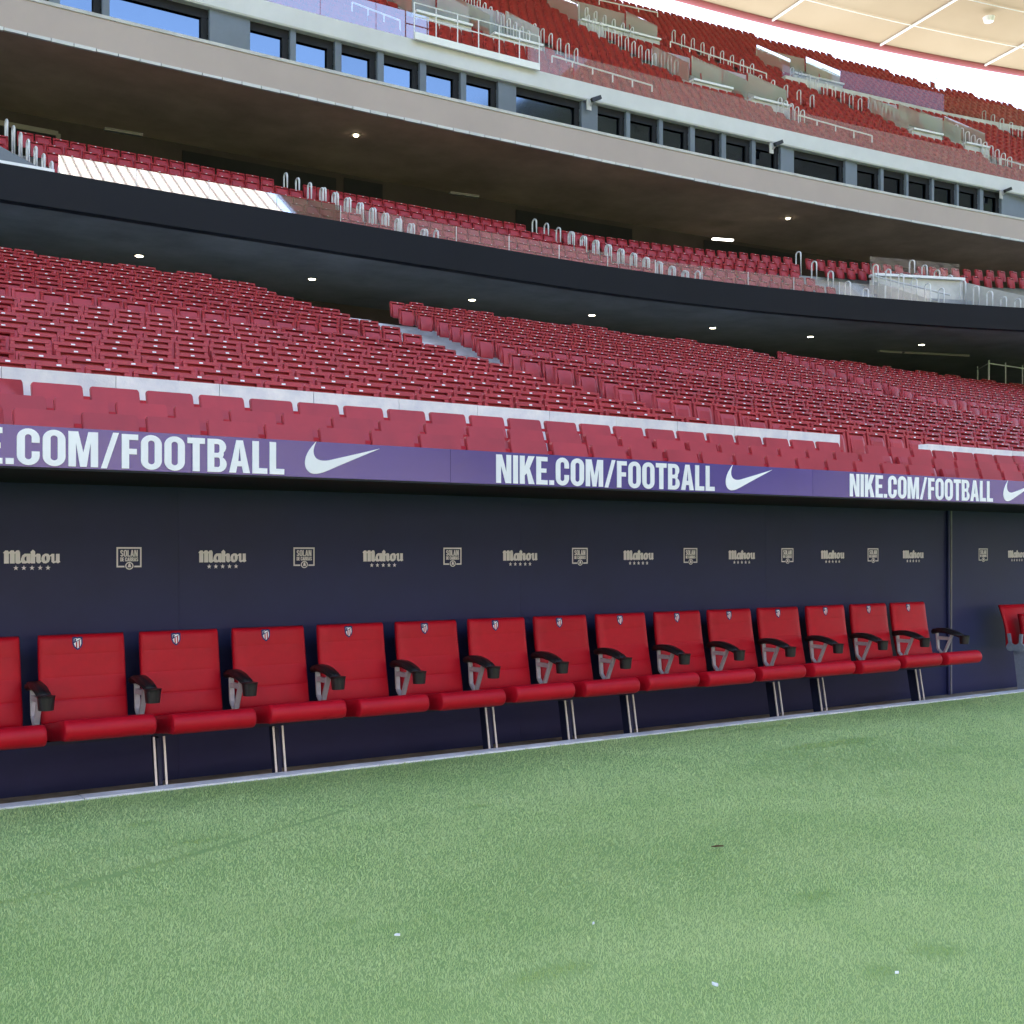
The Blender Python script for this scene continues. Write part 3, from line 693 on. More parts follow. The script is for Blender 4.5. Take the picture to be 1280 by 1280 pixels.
for Y, fz, kind, ri in rows:
    off = random.uniform(0, .5) if kind == 'bank' else {0: XP(15,9.4)-.25, 1: XP(67,10.1)-.25, 2: XP(38,10.8)-.25}[ri]
    if kind == 'bank' and ri == 0: off = XP(10.5, 12.9)
    xs = np.arange(-8 + (off % .5), 62, .5); cnt = 0
    for X in xs:
        if blocked(X, Y, kind) or (ri == 21 and math.sin(X*2.9)+math.sin(X*1.37) < .25): continue
        x, y, Z = proj((X, Y, fz+.75))
        if x < -160 or x > 1480: continue
        inside = 2 < x < 1278
        if inside: cnt += 1
        cand.append(dict(X=X, Y=Y, z=fz, kind=kind, row=ri, n=cnt, Z=Z, inside=inside))
vis = sorted([c for c in cand if c['inside']], key=lambda c: c['Z'])
near = vis[:300]; nid = {id(c) for c in near}
for c in near:
    c2 = (c['X'], c['Y'], c['z'])
    if c['kind'] == 'front':
        t = thing('stadium_seat', f"red smooth-backed seat, {nth(c['n'])} from left, {nth(c['row']+1)} row above the dugout canopy", 'stadium seat', c2, 'stadium seats of the lower stand')
        inst('backrest', TB, t); inst('seat_pan', TPN, t); inst('support', SBR, t)
        inst('link_bracket', TL, t)
    else:
        t = thing('stadium_seat', f"red tip-up seat, {nth(c['n'])} from left, {nth(c['row']+1)} row behind the pale parapet", 'stadium seat', c2, 'stadium seats of the lower stand')
        inst('backrest', SB, t); inst('seat_pan', SP, t); inst('number_tag', STG, t); inst('support', SBR, t)
MASS = []                                                # every other seat in the stadium goes into one mass: (kind, X, Y, z, rot)
for c in cand:
    if id(c) not in nid: MASS.append(('tall' if c['kind'] == 'front' else 'std', c['X'], c['Y'], c['z']))

# terraces
def terrace(name, lab, rws, x0, x1, back, lead=.50, base=-.5, curve=None, mat='step'):
    prof = []
    for i, (Y, z) in enumerate(rws):
        y0 = Y - lead
        y1 = (rws[i+1][0] - lead) if i+1 < len(rws) else back
        if not prof: prof.append((y0, base))
        prof += [(y0, z), (y1, z)]
    mb = MB()
    xs = np.linspace(x0, x1, 2 if curve is None else 40)
    lines = [[(x, y + (curve(x) if curve else 0), z) for x in xs] for y, z in prof]
    mb.sheet(lines); o = mb.build(name, M[mat]); return tag(o, lab, 'terrace')
fr = [(r[0], r[1]) for r in rows if r[2] == 'front']; bk = [(r[0], r[1]) for r in rows if r[2] == 'bank']
terrace('front_terrace', 'low concrete terrace of three rows right above the dugout canopy', fr, -20, 60, 12.35)
terrace('lower_terrace', 'long concrete terrace under the red lower bank of seats', bk, -20, 70, 38, mat='stair')
# stairs in the open aisles
for w, (nm, lab) in enumerate((('aisle_stair', 'pale concrete stair cutting through the lower bank near the middle'), ('aisle_stair', 'concrete stair through the lower bank toward the right'))):
    root = thing('aisle_stair', lab, 'stairs')
    for i, (Y, z) in enumerate(bk):
        yn = bk[i+1][0] if i+1 < len(bk) else Y+.8
        zn = bk[i+1][1] if i+1 < len(bk) else z+.25
        for h in (0, 1):
            ya = Y - .50 + h*(yn-Y)/2; yb = Y - .50 + (h+1)*(yn-Y)/2; L_, R_ = aisle_LR(Y, w)
            MB().box(L_+.06, R_-.06, ya-.03, yb+.3, z-.30, z + .004 + (zn-z)*(h)/2).build('step', M['stair'], root)

# parapet in front of the bank
PY = 11.45
joints = [2820 - 1/(1/(2820-145.0) + i*.19e-4) for i in range(-3, 13)]
gap0, gap1 = XP(1050, PY), XP(1159, PY)
zt = H + 230*.9405*PY/FPX
px_ = [x for x in (XP(j, PY) for j in joints) if x < gap0 - .3]
px_ = [px_[0] - 3 - 1.1*i for i in (2,1,0)] + px_ + [gap0]
par = thing('parapet', 'pale stained concrete parapet behind the three front rows, left of the aisle gap', 'parapet', (0, PY, 0))
for a, b in zip(px_[:-1], px_[1:]): MB().box(a+.003, b-.003, 0, .16, 1.8, zt).build('parapet_panel', M['parapet'], par)
par2 = thing('parapet', 'grey concrete parapet with a square end at the right edge', 'parapet', (0, PY, 0))
e = gap1
while e < 40:
    MB().box(e+.003, e+2.2-.003, 0, .16, 1.8, zt-.03).build('parapet_panel', M['parapet'], par2); e += 2.2

# ================================================================== MIDDLE TIER
def Ym(X): return 31.0 - .0092*max(0.0, X-22)**2
def Yu(X): return 35.0 - .0014*max(0.0, X-7)**2
XS = [-24 + i*2.0 for i in range(46)]
MZ0, MZ1 = 10.0, 10.87
def line(fn, dy, z, xs=XS): return [(x, fn(x)+dy, z) for x in xs]
mt = thing('middle_tier', 'black balcony front of the middle tier curving across the stand', 'balcony')
MB().sheet([line(Ym, .35, MZ0), line(Ym, .05, MZ0-.02), line(Ym, 0, MZ0), line(Ym, 0, MZ1), line(Ym, .22, MZ1)]).build('fascia', M['band'], mt, fix=False)
MB().sheet([line(Ym, .30, MZ0+.004), [(x, 38.5, MZ0+.004) for x in XS]]).build('soffit', M['soffit'], mt, fix=False)
MB().sheet([line(Ym, .20, MZ1-.006), line(Ym, .20, MZ1-.45), line(Ym, .9, MZ1-.45)]).build('gutter', M['step'], mt, fix=False)
cb = MB(); cb.sheet([[(x, 37.6, -.6) for x in XS], [(x, 37.6, MZ0+.3) for x in XS]]); tag(cb.build('concourse_wall', M['backwall'], fix=False), 'dark concourse wall behind the top of the lower bank', 'wall')
for i, (px, py) in enumerate(((174,320),(390,349),(590,375),(740,394),(891,410),(1013,421),(1152,431))):
    d = ray(px, py); t_ = (MZ0-H)/d[2]; p = (d[0]*t_, d[1]*t_, MZ0)
    t = thing('downlight', f'lit round downlight, {nth(i+1)} from left under the black balcony', 'lamp', p, 'downlights under the black balcony')
    MB().cyl((0,0), .11, .10, -.006, .0, 16).build('lens', M['lamp'], t)
    rg = MB(); n = 16
    rg.add([(r*math.cos(2*math.pi*k/n), r*math.sin(2*math.pi*k/n), z) for r, z in ((.13,-.008),(.18,-.008),(.18,.003),(.13,.003)) for k in range(n)],
           [(a*n+k, a*n+(k+1)%n, ((a+1)%4)*n+(k+1)%n, ((a+1)%4)*n+k) for a in range(4) for k in range(n)])
    rg.build('rim', M['trim'], t)
def soffit_bar(x0, y0, x1, y1, z, lab, mat, nm='tube_light'):
    a = ray(x0,y0); b = ray(x1,y1); ta = (z-H)/a[2]; tb = (z-H)/b[2]
    A = Vector((a[0]*ta, a[1]*ta, z-.05)); B = Vector((b[0]*tb, b[1]*tb, z-.05))
    t = thing(nm, lab, 'lamp', A); MB().bar((0,0,0), B-A, .16, .05).build('diffuser', mat, t); MB().bar((0,0,.04), B-A+Vector((0,0,.04)), .22, .03).build('housing', M['trim'], t)
soffit_bar(1098,438,1126,440, MZ0, 'left dim strip light deep under the balcony at right', M['trim'])
soffit_bar(1130,440,1210,444, MZ0, 'long dim strip light deep under the balcony at right', M['trim'])

# mid rows
MR = [(1.55 + .85*j, 11.20 + .48*j - .81) for j in range(6)]
def step_profile(fn, R, back, base):
    prof = []
    for i, (d, z) in enumerate(R):
        y0 = d-.5; y1 = R[i+1][0]-.5 if i+1 < len(R) else back
        if not prof: prof.append((y0, base))
        prof += [(y0, z), (y1, z)]
    return [[(x, fn(x)+y, z) for x in XS] for y, z in prof]
MB().sheet(step_profile(Ym, MR, 13.5, 10.2)).build('terrace_steps', M['step'], mt, fix=False)
# aisles of the middle tier, front to back
def mid_line(p0, p1):                                     # px at the back row, px at the front row
    a = atF(*p0, lambda X: Ym(X)+1.55+.85*5); b = atF(*p1, lambda X: Ym(X)+1.3); return a, b
mid_aisles = [((8,178),(75,222)), ((357,235),(545,293)), ((668,290),(872,347)), ((998,332),(1082,358)), ((1140,338),(1272,378))]
def mid_block(X, Y, d):
    for p0, p1 in mid_aisles:
        a, b = mid_line(p0, p1); f = (d-1.55)/(.85*5); Xa = b.x + (a.x-b.x)*f
        if abs(X-Xa) < .45: return True
    return False
MA = [mid_line(*p) for p in mid_aisles]
vomX0, vomX1 = atF(1086,370,lambda X: Ym(X)+1).x, atF(1400,400,lambda X: Ym(X)+1).x
for d, z in MR:
    off = random.uniform(0, .5)
    for X in np.arange(1+off, 56, .5):
        Y = Ym(X)+d; f = (d-1.55)/4.25
        if any(abs(X-(b.x+(a.x-b.x)*f)) < .42 for a, b in MA): continue
        if vomX0 < X < vomX1 and d < 4.4: continue
        x, y, Z = proj((X, Y, z+.8))
        if -120 < x < 1400: MASS.append(('std', X, Y, z))
# aisle hoops
def hoop_mesh(h, w, r, mat, name):
    pts = [(0,-w/2,0),(0,-w/2,h-w*.5)] + [(0, -w/2*math.cos(a), h-w*.5+w*.5*math.sin(a)) for a in (math.pi*i/8 for i in range(1,8))] + [(0,w/2,h-w*.5),(0,w/2,0)]
    return MB().tube(pts, r, 6).mesh(name, mat, smooth=True)
HOOP = hoop_mesh(1.1, .26, .032, M['steel'], 'aisle_hoop'); HOOPB = hoop_mesh(1.25, .24, .028, M['steel'], 'aisle_hoop_small')
names = ['leftmost', 'second', 'third', 'fourth', 'rightmost']
counts = [8, 13, 14, 5, 9]
for w, ((a, b), n) in enumerate(zip(MA, counts)):
    for i in range(n):
        f = i/(n-1); X = a.x + (b.x-a.x)*f; d = 1.55+.85*5 + (1.3-1.55-.85*5)*f
        z = 11.20-.81 + .48*max(0, (d-1.55)/.85)
        o = inst('aisle_hoop', HOOP, None, (X, Ym(X)+d, z)); 
        tag(o, f'white hoop rail, {nth(i+1)} from left in the {names[w]} aisle of the middle tier', 'handrail', 'aisle hoops of the middle tier')
        if w in (1, 2) and 1 < i < n-2:
            o = inst('aisle_hoop', HOOP, None, (X+.30, Ym(X)+d-.45, z-.22))
            tag(o, f'white hoop rail, {nth(i-1)} from left in the lower line of the {names[w]} middle-tier aisle', 'handrail', 'aisle hoops of the middle tier')
# glass above the black fascia
gb = thing('glass_balustrade', 'low clear glass balustrade along the top of the black balcony', 'balustrade')
gx = XP(72, 31.2)
edges_ = [gx + i*1.95 for i in range(0, 24)]
gH = .50
for a, b in zip(edges_[:-1], edges_[1:]):
    if vomX0 + 1 < (a+b)/2 < vomX1: continue
    p = MB(); A, B = (a+.012, Ym(a)+.16), (b-.012, Ym(b)+.16)
    p.add([(A[0],A[1],MZ1+.001),(B[0],B[1],MZ1+.001),(B[0],B[1],MZ1+gH),(A[0],A[1],MZ1+gH)], [(0,1,2,3)]); p.build('glass_pane', M['glasscoat'] if a < XP(385, 31.2) else M['glasshaze'], gb, fix=False)
    MB().tube([(b, Ym(b)+.16, MZ1), (b, Ym(b)+.16, MZ1+gH)], .012, 5).build('clamp_post', M['steel'], gb)
# grey ramp wall at far left of the tier
rw = thing('ramp_wall', 'grey sloping side wall at the left end of the middle tier', 'wall')
A = atF(-60, 150, lambda X: Ym(X)+.6); B = atF(58, 214, lambda X: Ym(X)+.6)
MB().add([(A.x,A.y,MZ1),(B.x,B.y,MZ1),(B.x,B.y,B.z),(A.x,A.y,A.z),(A.x,A.y+.15,MZ1),(B.x,B.y+.15,MZ1),(B.x,B.y+.15,B.z),(A.x,A.y+.15,A.z)],
         [(0,1,2,3),(7,6,5,4),(3,2,6,7),(0,4,5,1),(1,5,6,2),(0,3,7,4)]).build('side_wall', M['column'], rw)
MB().bar((A.x-3, Ym(A.x)+.14, MZ1+.05), (gx-.1, Ym(gx)+.14, MZ1+.05), .10, .10).build('coping', M['white'], rw)
# vomitory at the right end of the middle tier: pale side walls, ceiling slab and glass
vm = thing('stair_enclosure', 'white walled stairway opening at the right of the middle tier', 'stairway')
fb = lambda X: Ym(X)+4.0
a0 = atF(1090, 346, fb); a1 = atF(1202, 352, fb)
f0 = atF(1188, 381, lambda X: Ym(X)+.6)
def slab(mb, p, q, z0, z1, th_=.14):
    d = Vector((q[0]-p[0], q[1]-p[1], 0)); n_ = Vector((-d.y, d.x, 0)).normalized()*th_/2
    P = [(p[0]-n_.x,p[1]-n_.y),(p[0]+n_.x,p[1]+n_.y),(q[0]+n_.x,q[1]+n_.y),(q[0]-n_.x,q[1]-n_.y)]
    zb0, zb1 = z0; zt0, zt1 = z1
    mb.add([(*P[0],zb0),(*P[1],zb0),(*P[2],zb1),(*P[3],zb1),(*P[0],zt0),(*P[1],zt0),(*P[2],zt1),(*P[3],zt1)], [(0,1,2,3),(7,6,5,4),(0,4,5,1),(1,5,6,2),(2,6,7,3),(3,7,4,0)]); return mb
slab(MB(), (a0.x,a0.y), (a1.x,a1.y), (10.4,10.4), (a0.z,a1.z)).build('back_wall', M['conc'], vm)
e1 = atF(1300, 380, lambda X: Ym(X)+.9)
slab(MB(), (a1.x+.1,a1.y), (e1.x,e1.y), (10.4,10.4), (a1.z, MZ1+.55)).build('right_wall', M['conc'], vm)
slab(MB(), (a0.x-.1,a0.y), (f0.x,f0.y), (10.2,10.2), (a0.z-.15, MZ1+.05)).build('left_wall', M['conc'], vm)
MB().bar((a0.x,a0.y,a0.z+.06), (a1.x,a1.y,a1.z+.06), .5, .10).build('top_slab', M['white'], vm)
MB().tube([(a0.x-.1,a0.y,a0.z+.05),(f0.x,f0.y,MZ1+.45)], .04, 6).build('handrail', M['steel'], vm)
mg = MB(); mg.add([(a0.x,a0.y+.1,a0.z+.12),(a1.x,a1.y+.1,a1.z+.12),(a1.x,a1.y+.1,a1.z+.75),(a0.x,a0.y+.1,a0.z+.85)], [(0,1,2,3)]); mg.build('glass_pane', M['glassclear'], vm, fix=False)
for i in range(6):
    f = (i+.5)/6; p = Vector((a0.x,a0.y,0)).lerp(Vector((f0.x,f0.y,0)), f); z = (a0.z-.2)*(1-f) + (MZ1-.15)*f
    o = inst('aisle_hoop', HOOPB, None, (p.x-.35, p.y-.15, z-.55)); tag(o, f'pale hoop rail, {nth(i+1)} from left beside the white stairway opening', 'handrail', 'hoops beside the stairway opening')
# guard rail on the lower bank, right edge
gr = thing('guard_rail', 'white tubular guard rail standing at the top right of the lower bank', 'railing')
gz = atY(1222,441,32.6).z
pts = [(1222,33.6),(1236,32.2),(1257,32.2),(1278,32.2),(1300,32.2)]
P3 = [(XP(x,Y), Y) for x, Y in pts]
zlow = atY(1240,480,32.2).z
for k_, ((X, Y), (px, _)) in enumerate(zip(P3, pts)):
    MB().tube([(X,Y,zlow-.6),(X,Y,gz)], .045 if k_ == 1 else .028, 6).build('post', M['steel'], gr)
for zz in (gz, gz-.5):
    MB().tube([(X,Y,zz) for X, Y in P3], .028, 6).build('rail', M['steel'], gr)

# back wall of the middle tier with dark openings
bw = thing('tier_back_wall', 'dark brown wall behind the middle tier with black window openings', 'wall')
BWY = 6.4
MB().sheet([line(Yu, BWY, 9.5), line(Yu, BWY, 16.3)]).build('wall_face', M['backwall'], bw, fix=False)
def opening(x0, x1, yt, yb, nm='window', fr_=False):
    fn = lambda X: Yu(X)+BWY-.03
    a = atF(x0, yt, fn); b = atF(x1, yt, fn); zt_ = a.z; zb_ = max(10.5, atF(x0, yb, fn).z)
    w = slab(MB(), (a.x,a.y), (b.x,b.y), (zb_,zb_), (zt_,zt_), .04).build(nm, M['room'], bw)
    if fr_:
        for (p, q) in (((a.x,a.y,zt_),(b.x,b.y,zt_)), ((a.x,a.y,zb_),(a.x,a.y,zt_)), ((b.x,b.y,zb_),(b.x,b.y,zt_))): MB().bar(p, q, .16, .16).build('frame', M['trim'], w)
opening(-60, 72, 143, 180, 'doorway', True)
opening(228, 420, 188, 240); opening(430, 478, 222, 250); opening(645, 790, 262, 300); opening(880, 1000, 300, 330)

# ================================================================== UPPER TIER: soffit, beige fascia, glazed strip, grey band
UZ0, UZ1 = 15.70, 16.74
ub = thing('upper_balcony', 'long beige balcony front with brown concrete underside', 'balcony')
US = [-24 + i*1.6 for i in range(80)]
ul = lambda dy, z: line(Yu, dy, z, US)
MB().sheet([ul(.0, UZ0+.10), ul(-.02, UZ1), ul(.25, UZ1+.01), ul(.27, UZ1-.3)]).build('fascia', M['beige'], ub, fix=False)
MB().sheet([ul(.0, UZ1-.05), ul(-.06, UZ1-.045), ul(-.06, UZ1+.05), ul(.25, UZ1+.05)]).build('coping', M['conc'], ub, fix=False)
MB().sheet([ul(.06, UZ0+.05), ul(6.5, UZ0+.05)]).build('soffit', M['usoffit'], ub, fix=False)
# ragged drip edge made of short pieces
for i in range(0, 112):
    X = -2 + i*.62
    a = (X, Yu(X)+.03, UZ0+.06); b = (X+.60, Yu(X+.6)+.03, UZ0+.06)
    MB().bar(a, b, .10, random.uniform(.07,.10)).build('drip_edge', M['ugrey'], ub)
for i, (px, py) in enumerate(((445,168),(985,272))):
    d = ray(px, py); t_ = (UZ0+.05-H)/d[2]
    t = thing('spot_light', f'small lit spot, the {("left","right")[i]} one under the beige balcony', 'lamp', (d[0]*t_, d[1]*t_, UZ0+.04))
    MB().cyl((0,0), .08, .07, -.05, -.012, 12).build('lens', M['lamp'], t); MB().cyl((0,0), .16, .16, -.012, 0, 12).build('rim', M['trim'], t)
soffit_bar(130,160,178,168, UZ0-.6, 'unlit strip light hanging at the left under the beige balcony', M['trim'])
soffit_bar(562,240,598,245, UZ0-.6, 'unlit strip light hanging near the middle under the beige balcony', M['trim'])
soffit_bar(891,297,916,299, UZ0-.6, 'lit strip light hanging under the beige balcony', M['tube'])

# glazed strip
gl = thing('glazed_strip', 'ribbon of box windows between slate columns above the beige balcony', 'window strip')
WZ0, WZ1 = UZ1-.25, 18.15
WD = 1.0
MB().sheet([ul(WD+1.6, WZ0), ul(WD+1.6, WZ1+.4)]).build('room_wall', M['room'], gl, fix=False)
MB().sheet([ul(.3, WZ0), ul(WD+1.6, WZ0)]).build('sill_slab', M['conc'], gl, fix=False)
ccol = lambda X: Yu(X)+.75
colpx = [(133,8),(156,8),(283,34),(300,34)]
def col(x0, x1):
    a = atF(x0, 60, ccol); b = atF(x1, 60, ccol)
    MB().box(a.x, b.x, a.y, a.y+.14, WZ0, WZ1+.05).build('column', M['column'], gl)
    return a.x, b.x
cols = [(62,75),(128,137),(262,313),(-40,-10),(363,370),(419,427),(472,480),(525,533),(576,583),(623,646),(727,748),(783,788),(824,829),(863,869),(902,908),(940,945),(976,994),(1057,1073),(1101,1105),(1133,1136),(1165,1168),(1196,1199),(1225,1230),(1252,1290)]
cols.sort(); cx = [col(a, b) for a, b in cols]
for (a0_, a1_), (b0_, b1_) in zip(cx[:-1], cx[1:]):
    if b0_ - a1_ < .05: continue
    m_ = (a1_+b0_)/2; A = (a1_, Yu(a1_)+WD); B = (b0_, Yu(b0_)+WD)
    wdw = slab(MB(), A, B, (WZ0,WZ0), (WZ1,WZ1), .03).build('window', M['winglass'], gl)
    slab(MB(), (b0_-.22, Yu(b0_)+WD-.08), (b0_-.02, Yu(b0_)+WD-.08), (WZ0,WZ0), (WZ1,WZ1), .06).build('mullion', M['dark'], wdw)
    slab(MB(), (A[0],A[1]-.10), (B[0],B[1]-.10), (WZ1-.30,WZ1-.30), (WZ1,WZ1), .04).build('transom', M['dark'], wdw)
# grey band
gbn = thing('grey_band', 'light grey concrete band carrying the upper tier glass', 'balcony')
BZ0, BZ1 = 18.12, 18.75
MB().sheet([ul(2.6, BZ0), ul(.62, BZ0), ul(.58, BZ0+.05), ul(.58, BZ1), ul(.9, BZ1), ul(.95, BZ1-.25), ul(2.2, BZ1-.25)]).build('band', M['ugrey'], gbn, fix=False)

# ================================================================== UPPER TIER seats
UD0, UT, UR = 2.35, .80, .585
NU = 28
def uz(d): return 18.62 + (d-UD0)/UT*UR           # floor height at depth d
UPR = [(UD0+UT*j, 18.62+UR*j) for j in range(NU)]
MBu = MB(); prof = []
for i, (d, z) in enumerate(UPR):
    if not prof: prof.append((d-.5, 18.3))
    prof += [(d-.5, z), (d+.3, z)]
prof += [(UPR[-1][0]+1.4, UPR[-1][1]), (UPR[-1][0]+1.4, UPR[-1][1]+.95), (UPR[-1][0]+1.7, UPR[-1][1]+.95), (UPR[-1][0]+1.9, 15.0)]
def ztop(X): return UPR[-1][1] - .35 - UR*.0092*max(0, X-50)**2
TX = [-40+i*2.5 for i in range(64)]
MBu.sheet([[(x, Yu(x)+y, min(z, ztop(x) + (.95 if z > UPR[-1][1] else 0)) if i < len(prof)-1 else z) for x in TX] for i, (y, z) in enumerate(prof)])
tag(MBu.build('upper_terrace', M['step'], fix=False), 'steep upper terrace rising toward the roof', 'terrace')
def onU(x, y, lift=.5):                             # where a line of sight meets the plane of the upper seats
    d = ray(x, y); t = 30.0
    while t < 140:
        X = d[0]*t; Y = d[1]*t; dep = Y - Yu(X); zz = uz(dep) + lift
        if dep > UD0-2 and (H + d[2]*t) < zz: break
        t += .05
    return d[0]*t, d[1]*t - Yu(d[0]*t)
# upper aisles: pairs of (px back, px front)
u_aisles = [((700,20),(790,60)),((735,45),(818,95)),((668,60),(720,92)),((842,62),(940,105)),((950,120),(1015,145)),((990,108),(1075,148)),((975,150),(1003,166)),((1195,180),(1262,222)),((1105,90),(1180,122)),((1230,160),(1275,180)),((570,10),(660,70))]
UA = []
for p, q_ in u_aisles:
    a = onU(*p, .2); b = onU(*q_, .2)
    UA.append((a, b))
vom_u = [((518,30),(585,46)),((613,56),(675,72)),((862,112),(912,124)),((936,134),(985,146)),((1133,170),(1178,182)),((1198,187),(1237,198)),((716,32),(830,66)),((978,96),(1062,122))]
UV = []
for p, q_ in vom_u:
    a = onU(*p, .35); b = onU(*q_, .35); UV.append((a, b))
def ublock(X, d):
    for (a, b) in UA:
        lo, hi = min(a[1], b[1])-.2, max(a[1], b[1])+.2
        if lo <= d <= hi:
            f = (d-a[1])/(b[1]-a[1]) if abs(b[1]-a[1]) > .01 else 0
            if abs(X-(a[0]+(b[0]-a[0])*f)) < .62: return True
    for (a, b) in UV:
        dm = (a[1]+b[1])/2
        if min(a[0],b[0])-.2 < X < max(a[0],b[0])+.2 and dm-.5 < d < dm+2.8: return True
    return False
for d, z in UPR:
    off = random.uniform(0, .1)
    for X in np.arange(2+off, 130, .5):
        if ublock(X, d) or z > ztop(X)+.01: continue
        x, y, Z = proj((X, Yu(X)+d, z+.6))
        if -60 < x < 1340 and -50 < y < 330: MASS.append(('far', X, Yu(X)+d, z))
# hoops of the upper tier
hc = 0
for w, (a, b) in enumerate(UA):
    n = max(5, int(math.hypot(a[0]-b[0], a[1]-b[1])/.42)); n = min(n, 18)
    for i in range(n):
        f = i/(n-1); X = a[0]+(b[0]-a[0])*f; d = a[1]+(b[1]-a[1])*f
        if d < UD0-.4 or uz(d) > ztop(X)-.2: continue
        o = inst('aisle_hoop', HOOPB, None, (X, Yu(X)+d, uz(d)))
        tag(o, f'pale hoop rail, {nth(i+1)} down its aisle, {nth(w+1)} aisle of the upper tier', 'handrail', 'aisle hoops of the upper tier'); hc += 1
# stair boxes: pale front slab, glass behind it, glass cheeks
vn = ['at the far left of the upper tier','second from left, beside the camera platform','third from left of the upper tier','fourth from left above the grey band','fifth from left above the grey band','rightmost above the grey band','high up left of the roof gap','high up beneath the roof edge']
for (a, b), wh in zip(UV, vn):
    t = thing('stair_box', f'white glass-sided stair box {wh}', 'stairway')
    d = (a[1]+b[1])/2; z = uz(d); A = (a[0], Yu(a[0])+d); B = (b[0], Yu(b[0])+d)
    slab(MB(), A, B, (z-.1,z-.1), (z+.70,z+.70), .35).build('front_slab', M['conc'], t)
    MB().bar((A[0],A[1]-.1,z+.75), (B[0],B[1]-.1,z+.75), .42, .09).build('coping', M['white'], t)
    gp = MB(); gp.add([(A[0],A[1]+2.7,z+1.9),(B[0],B[1]+2.7,z+1.9),(B[0],B[1]+2.7,z+3.2),(A[0],A[1]+2.7,z+3.2)], [(0,1,2,3)]); gp.build('glass_pane', M['glassgreen'], t, fix=False)
    slab(MB(), (A[0],A[1]+2.6), (B[0],B[1]+2.6), (z,z), (z+2.0,z+2.0), .15).build('back_wall', M['conc'], t)
    for P, s in ((A,-1),(B,1)):
        slab(MB(), P, (P[0],P[1]+2.6), (z-.2,z-.2), (z+.7,z+2.3), .12).build('side_wall', M['conc'], t)
        gq = MB(); gq.add([(P[0]+s*.02,P[1]+.05,z+.72),(P[0]+s*.02,P[1]+2.6,z+2.32),(P[0]+s*.02,P[1]+2.6,z+3.3),(P[0]+s*.02,P[1]+.05,z+1.6)], [(0,1,2,3)]); gq.build('glass_pane', M['glassgreen'], t, fix=False)
# long glazed gallery climbing under the roof gap
gal = thing('glass_gallery', 'long pale gallery with glass front high under the roof edge', 'gallery')
gpts = [onU(x, y, .4) for x, y in ((978,104),(1040,118),(1110,134),(1180,150),(1250,163),(1320,175))]
for i in range(len(gpts)-1):
    (x0,d0),(x1,d1) = gpts[i], gpts[i+1]; P = (x0,Yu(x0)+d0); Q = (x1,Yu(x1)+d1); z0_, z1_ = uz(d0), uz(d1)
    slab(MB(), P, Q, (z0_-.2,z1_-.2), (z0_+.75,z1_+.75), .5).build('gallery_slab', M['conc'], gal)
    g_ = MB(); g_.add([(P[0],P[1],z0_+.78),(Q[0],Q[1],z1_+.78),(Q[0],Q[1],z1_+1.9),(P[0],P[1],z0_+1.9)], [(0,1,2,3)]); g_.build('glass_pane', M['glassclear'], gal, fix=False)
# handrails with posts
rails = [((690,70),(815,107),6,'white handrail above the beige band left of the black camera'),((838,52),(958,92),6,'white handrail right of the first glass stair box'),
         ((998,144),(1090,170),5,'white handrail in the middle of the upper seats'),((1250,198),(1300,213),3,'white handrail at the right edge of the upper seats'),
         ((749,0),(822,16),4,'white handrail high in the upper seats by the sky'),((440,3),(500,26),4,'white handrail at the top left of the upper seats')]
for p, q_, n, lab in rails:
    t = thing('handrail', lab, 'railing')
    A = onU(*p, 1.0); B = onU(*q_, 1.0); pts = []
    for i in range(n):
        f = i/(n-1); X = A[0]+(B[0]-A[0])*f; d = A[1]+(B[1]-A[1])*f; z = uz(d)+1.0; pts.append((X, Yu(X)+d, z))
        MB().tube([(X,Yu(X)+d,z-1.0),(X,Yu(X)+d,z)], .032, 5).build('post', M['ribwhite'], t)
    MB().tube(pts, .036, 5).build('rail', M['ribwhite'], t)
# glass on the grey band
ug = thing('glass_balustrade', 'tall glass balustrade on the light grey band of the upper tier', 'balustrade')
gX = XP(250, 35.6); pe = [gX + i*2.0 for i in range(0, 26)]
cpX0, cpX1 = atF(516, 60, lambda X: Yu(X)+.5).x, atF(672, 95, lambda X: Yu(X)+.5).x
for a, b in zip(pe[:-1], pe[1:]):
    if cpX0 < (a+b)/2 < cpX1: continue
    p = MB(); p.add([(a+.01,Yu(a)+.72,BZ1+.001),(b-.01,Yu(b)+.72,BZ1+.001),(b-.01,Yu(b)+.72,BZ1+.95),(a+.01,Yu(a)+.72,BZ1+.95)], [(0,1,2,3)]); p.build('glass_pane', M['glasslilac'] if a < XP(490, 35.6) else M['glasshaze'], ug, fix=False)
# camera platform with white rails
cp = thing('camera_platform', 'white railed camera platform hung on the light grey band', 'platform')
pp = [(x, Yu(x)+.40) for x in np.linspace(cpX0, cpX1, 7)]
for (p, q_) in zip(pp[:-1], pp[1:]):
    slab(MB(), p, q_, (BZ1-.08,BZ1-.08), (BZ1+.16,BZ1+.16), .10).build('base_beam', M['ribwhite'], cp)
for p in pp: MB().tube([(p[0],p[1],BZ1+.16),(p[0],p[1],BZ1+1.15)], .022, 5).build('post', M['steel'], cp)
for zz in (BZ1+1.15, BZ1+.70): MB().tube([(p[0],p[1],zz) for p in pp], .022, 5).build('rail', M['steel'], cp)
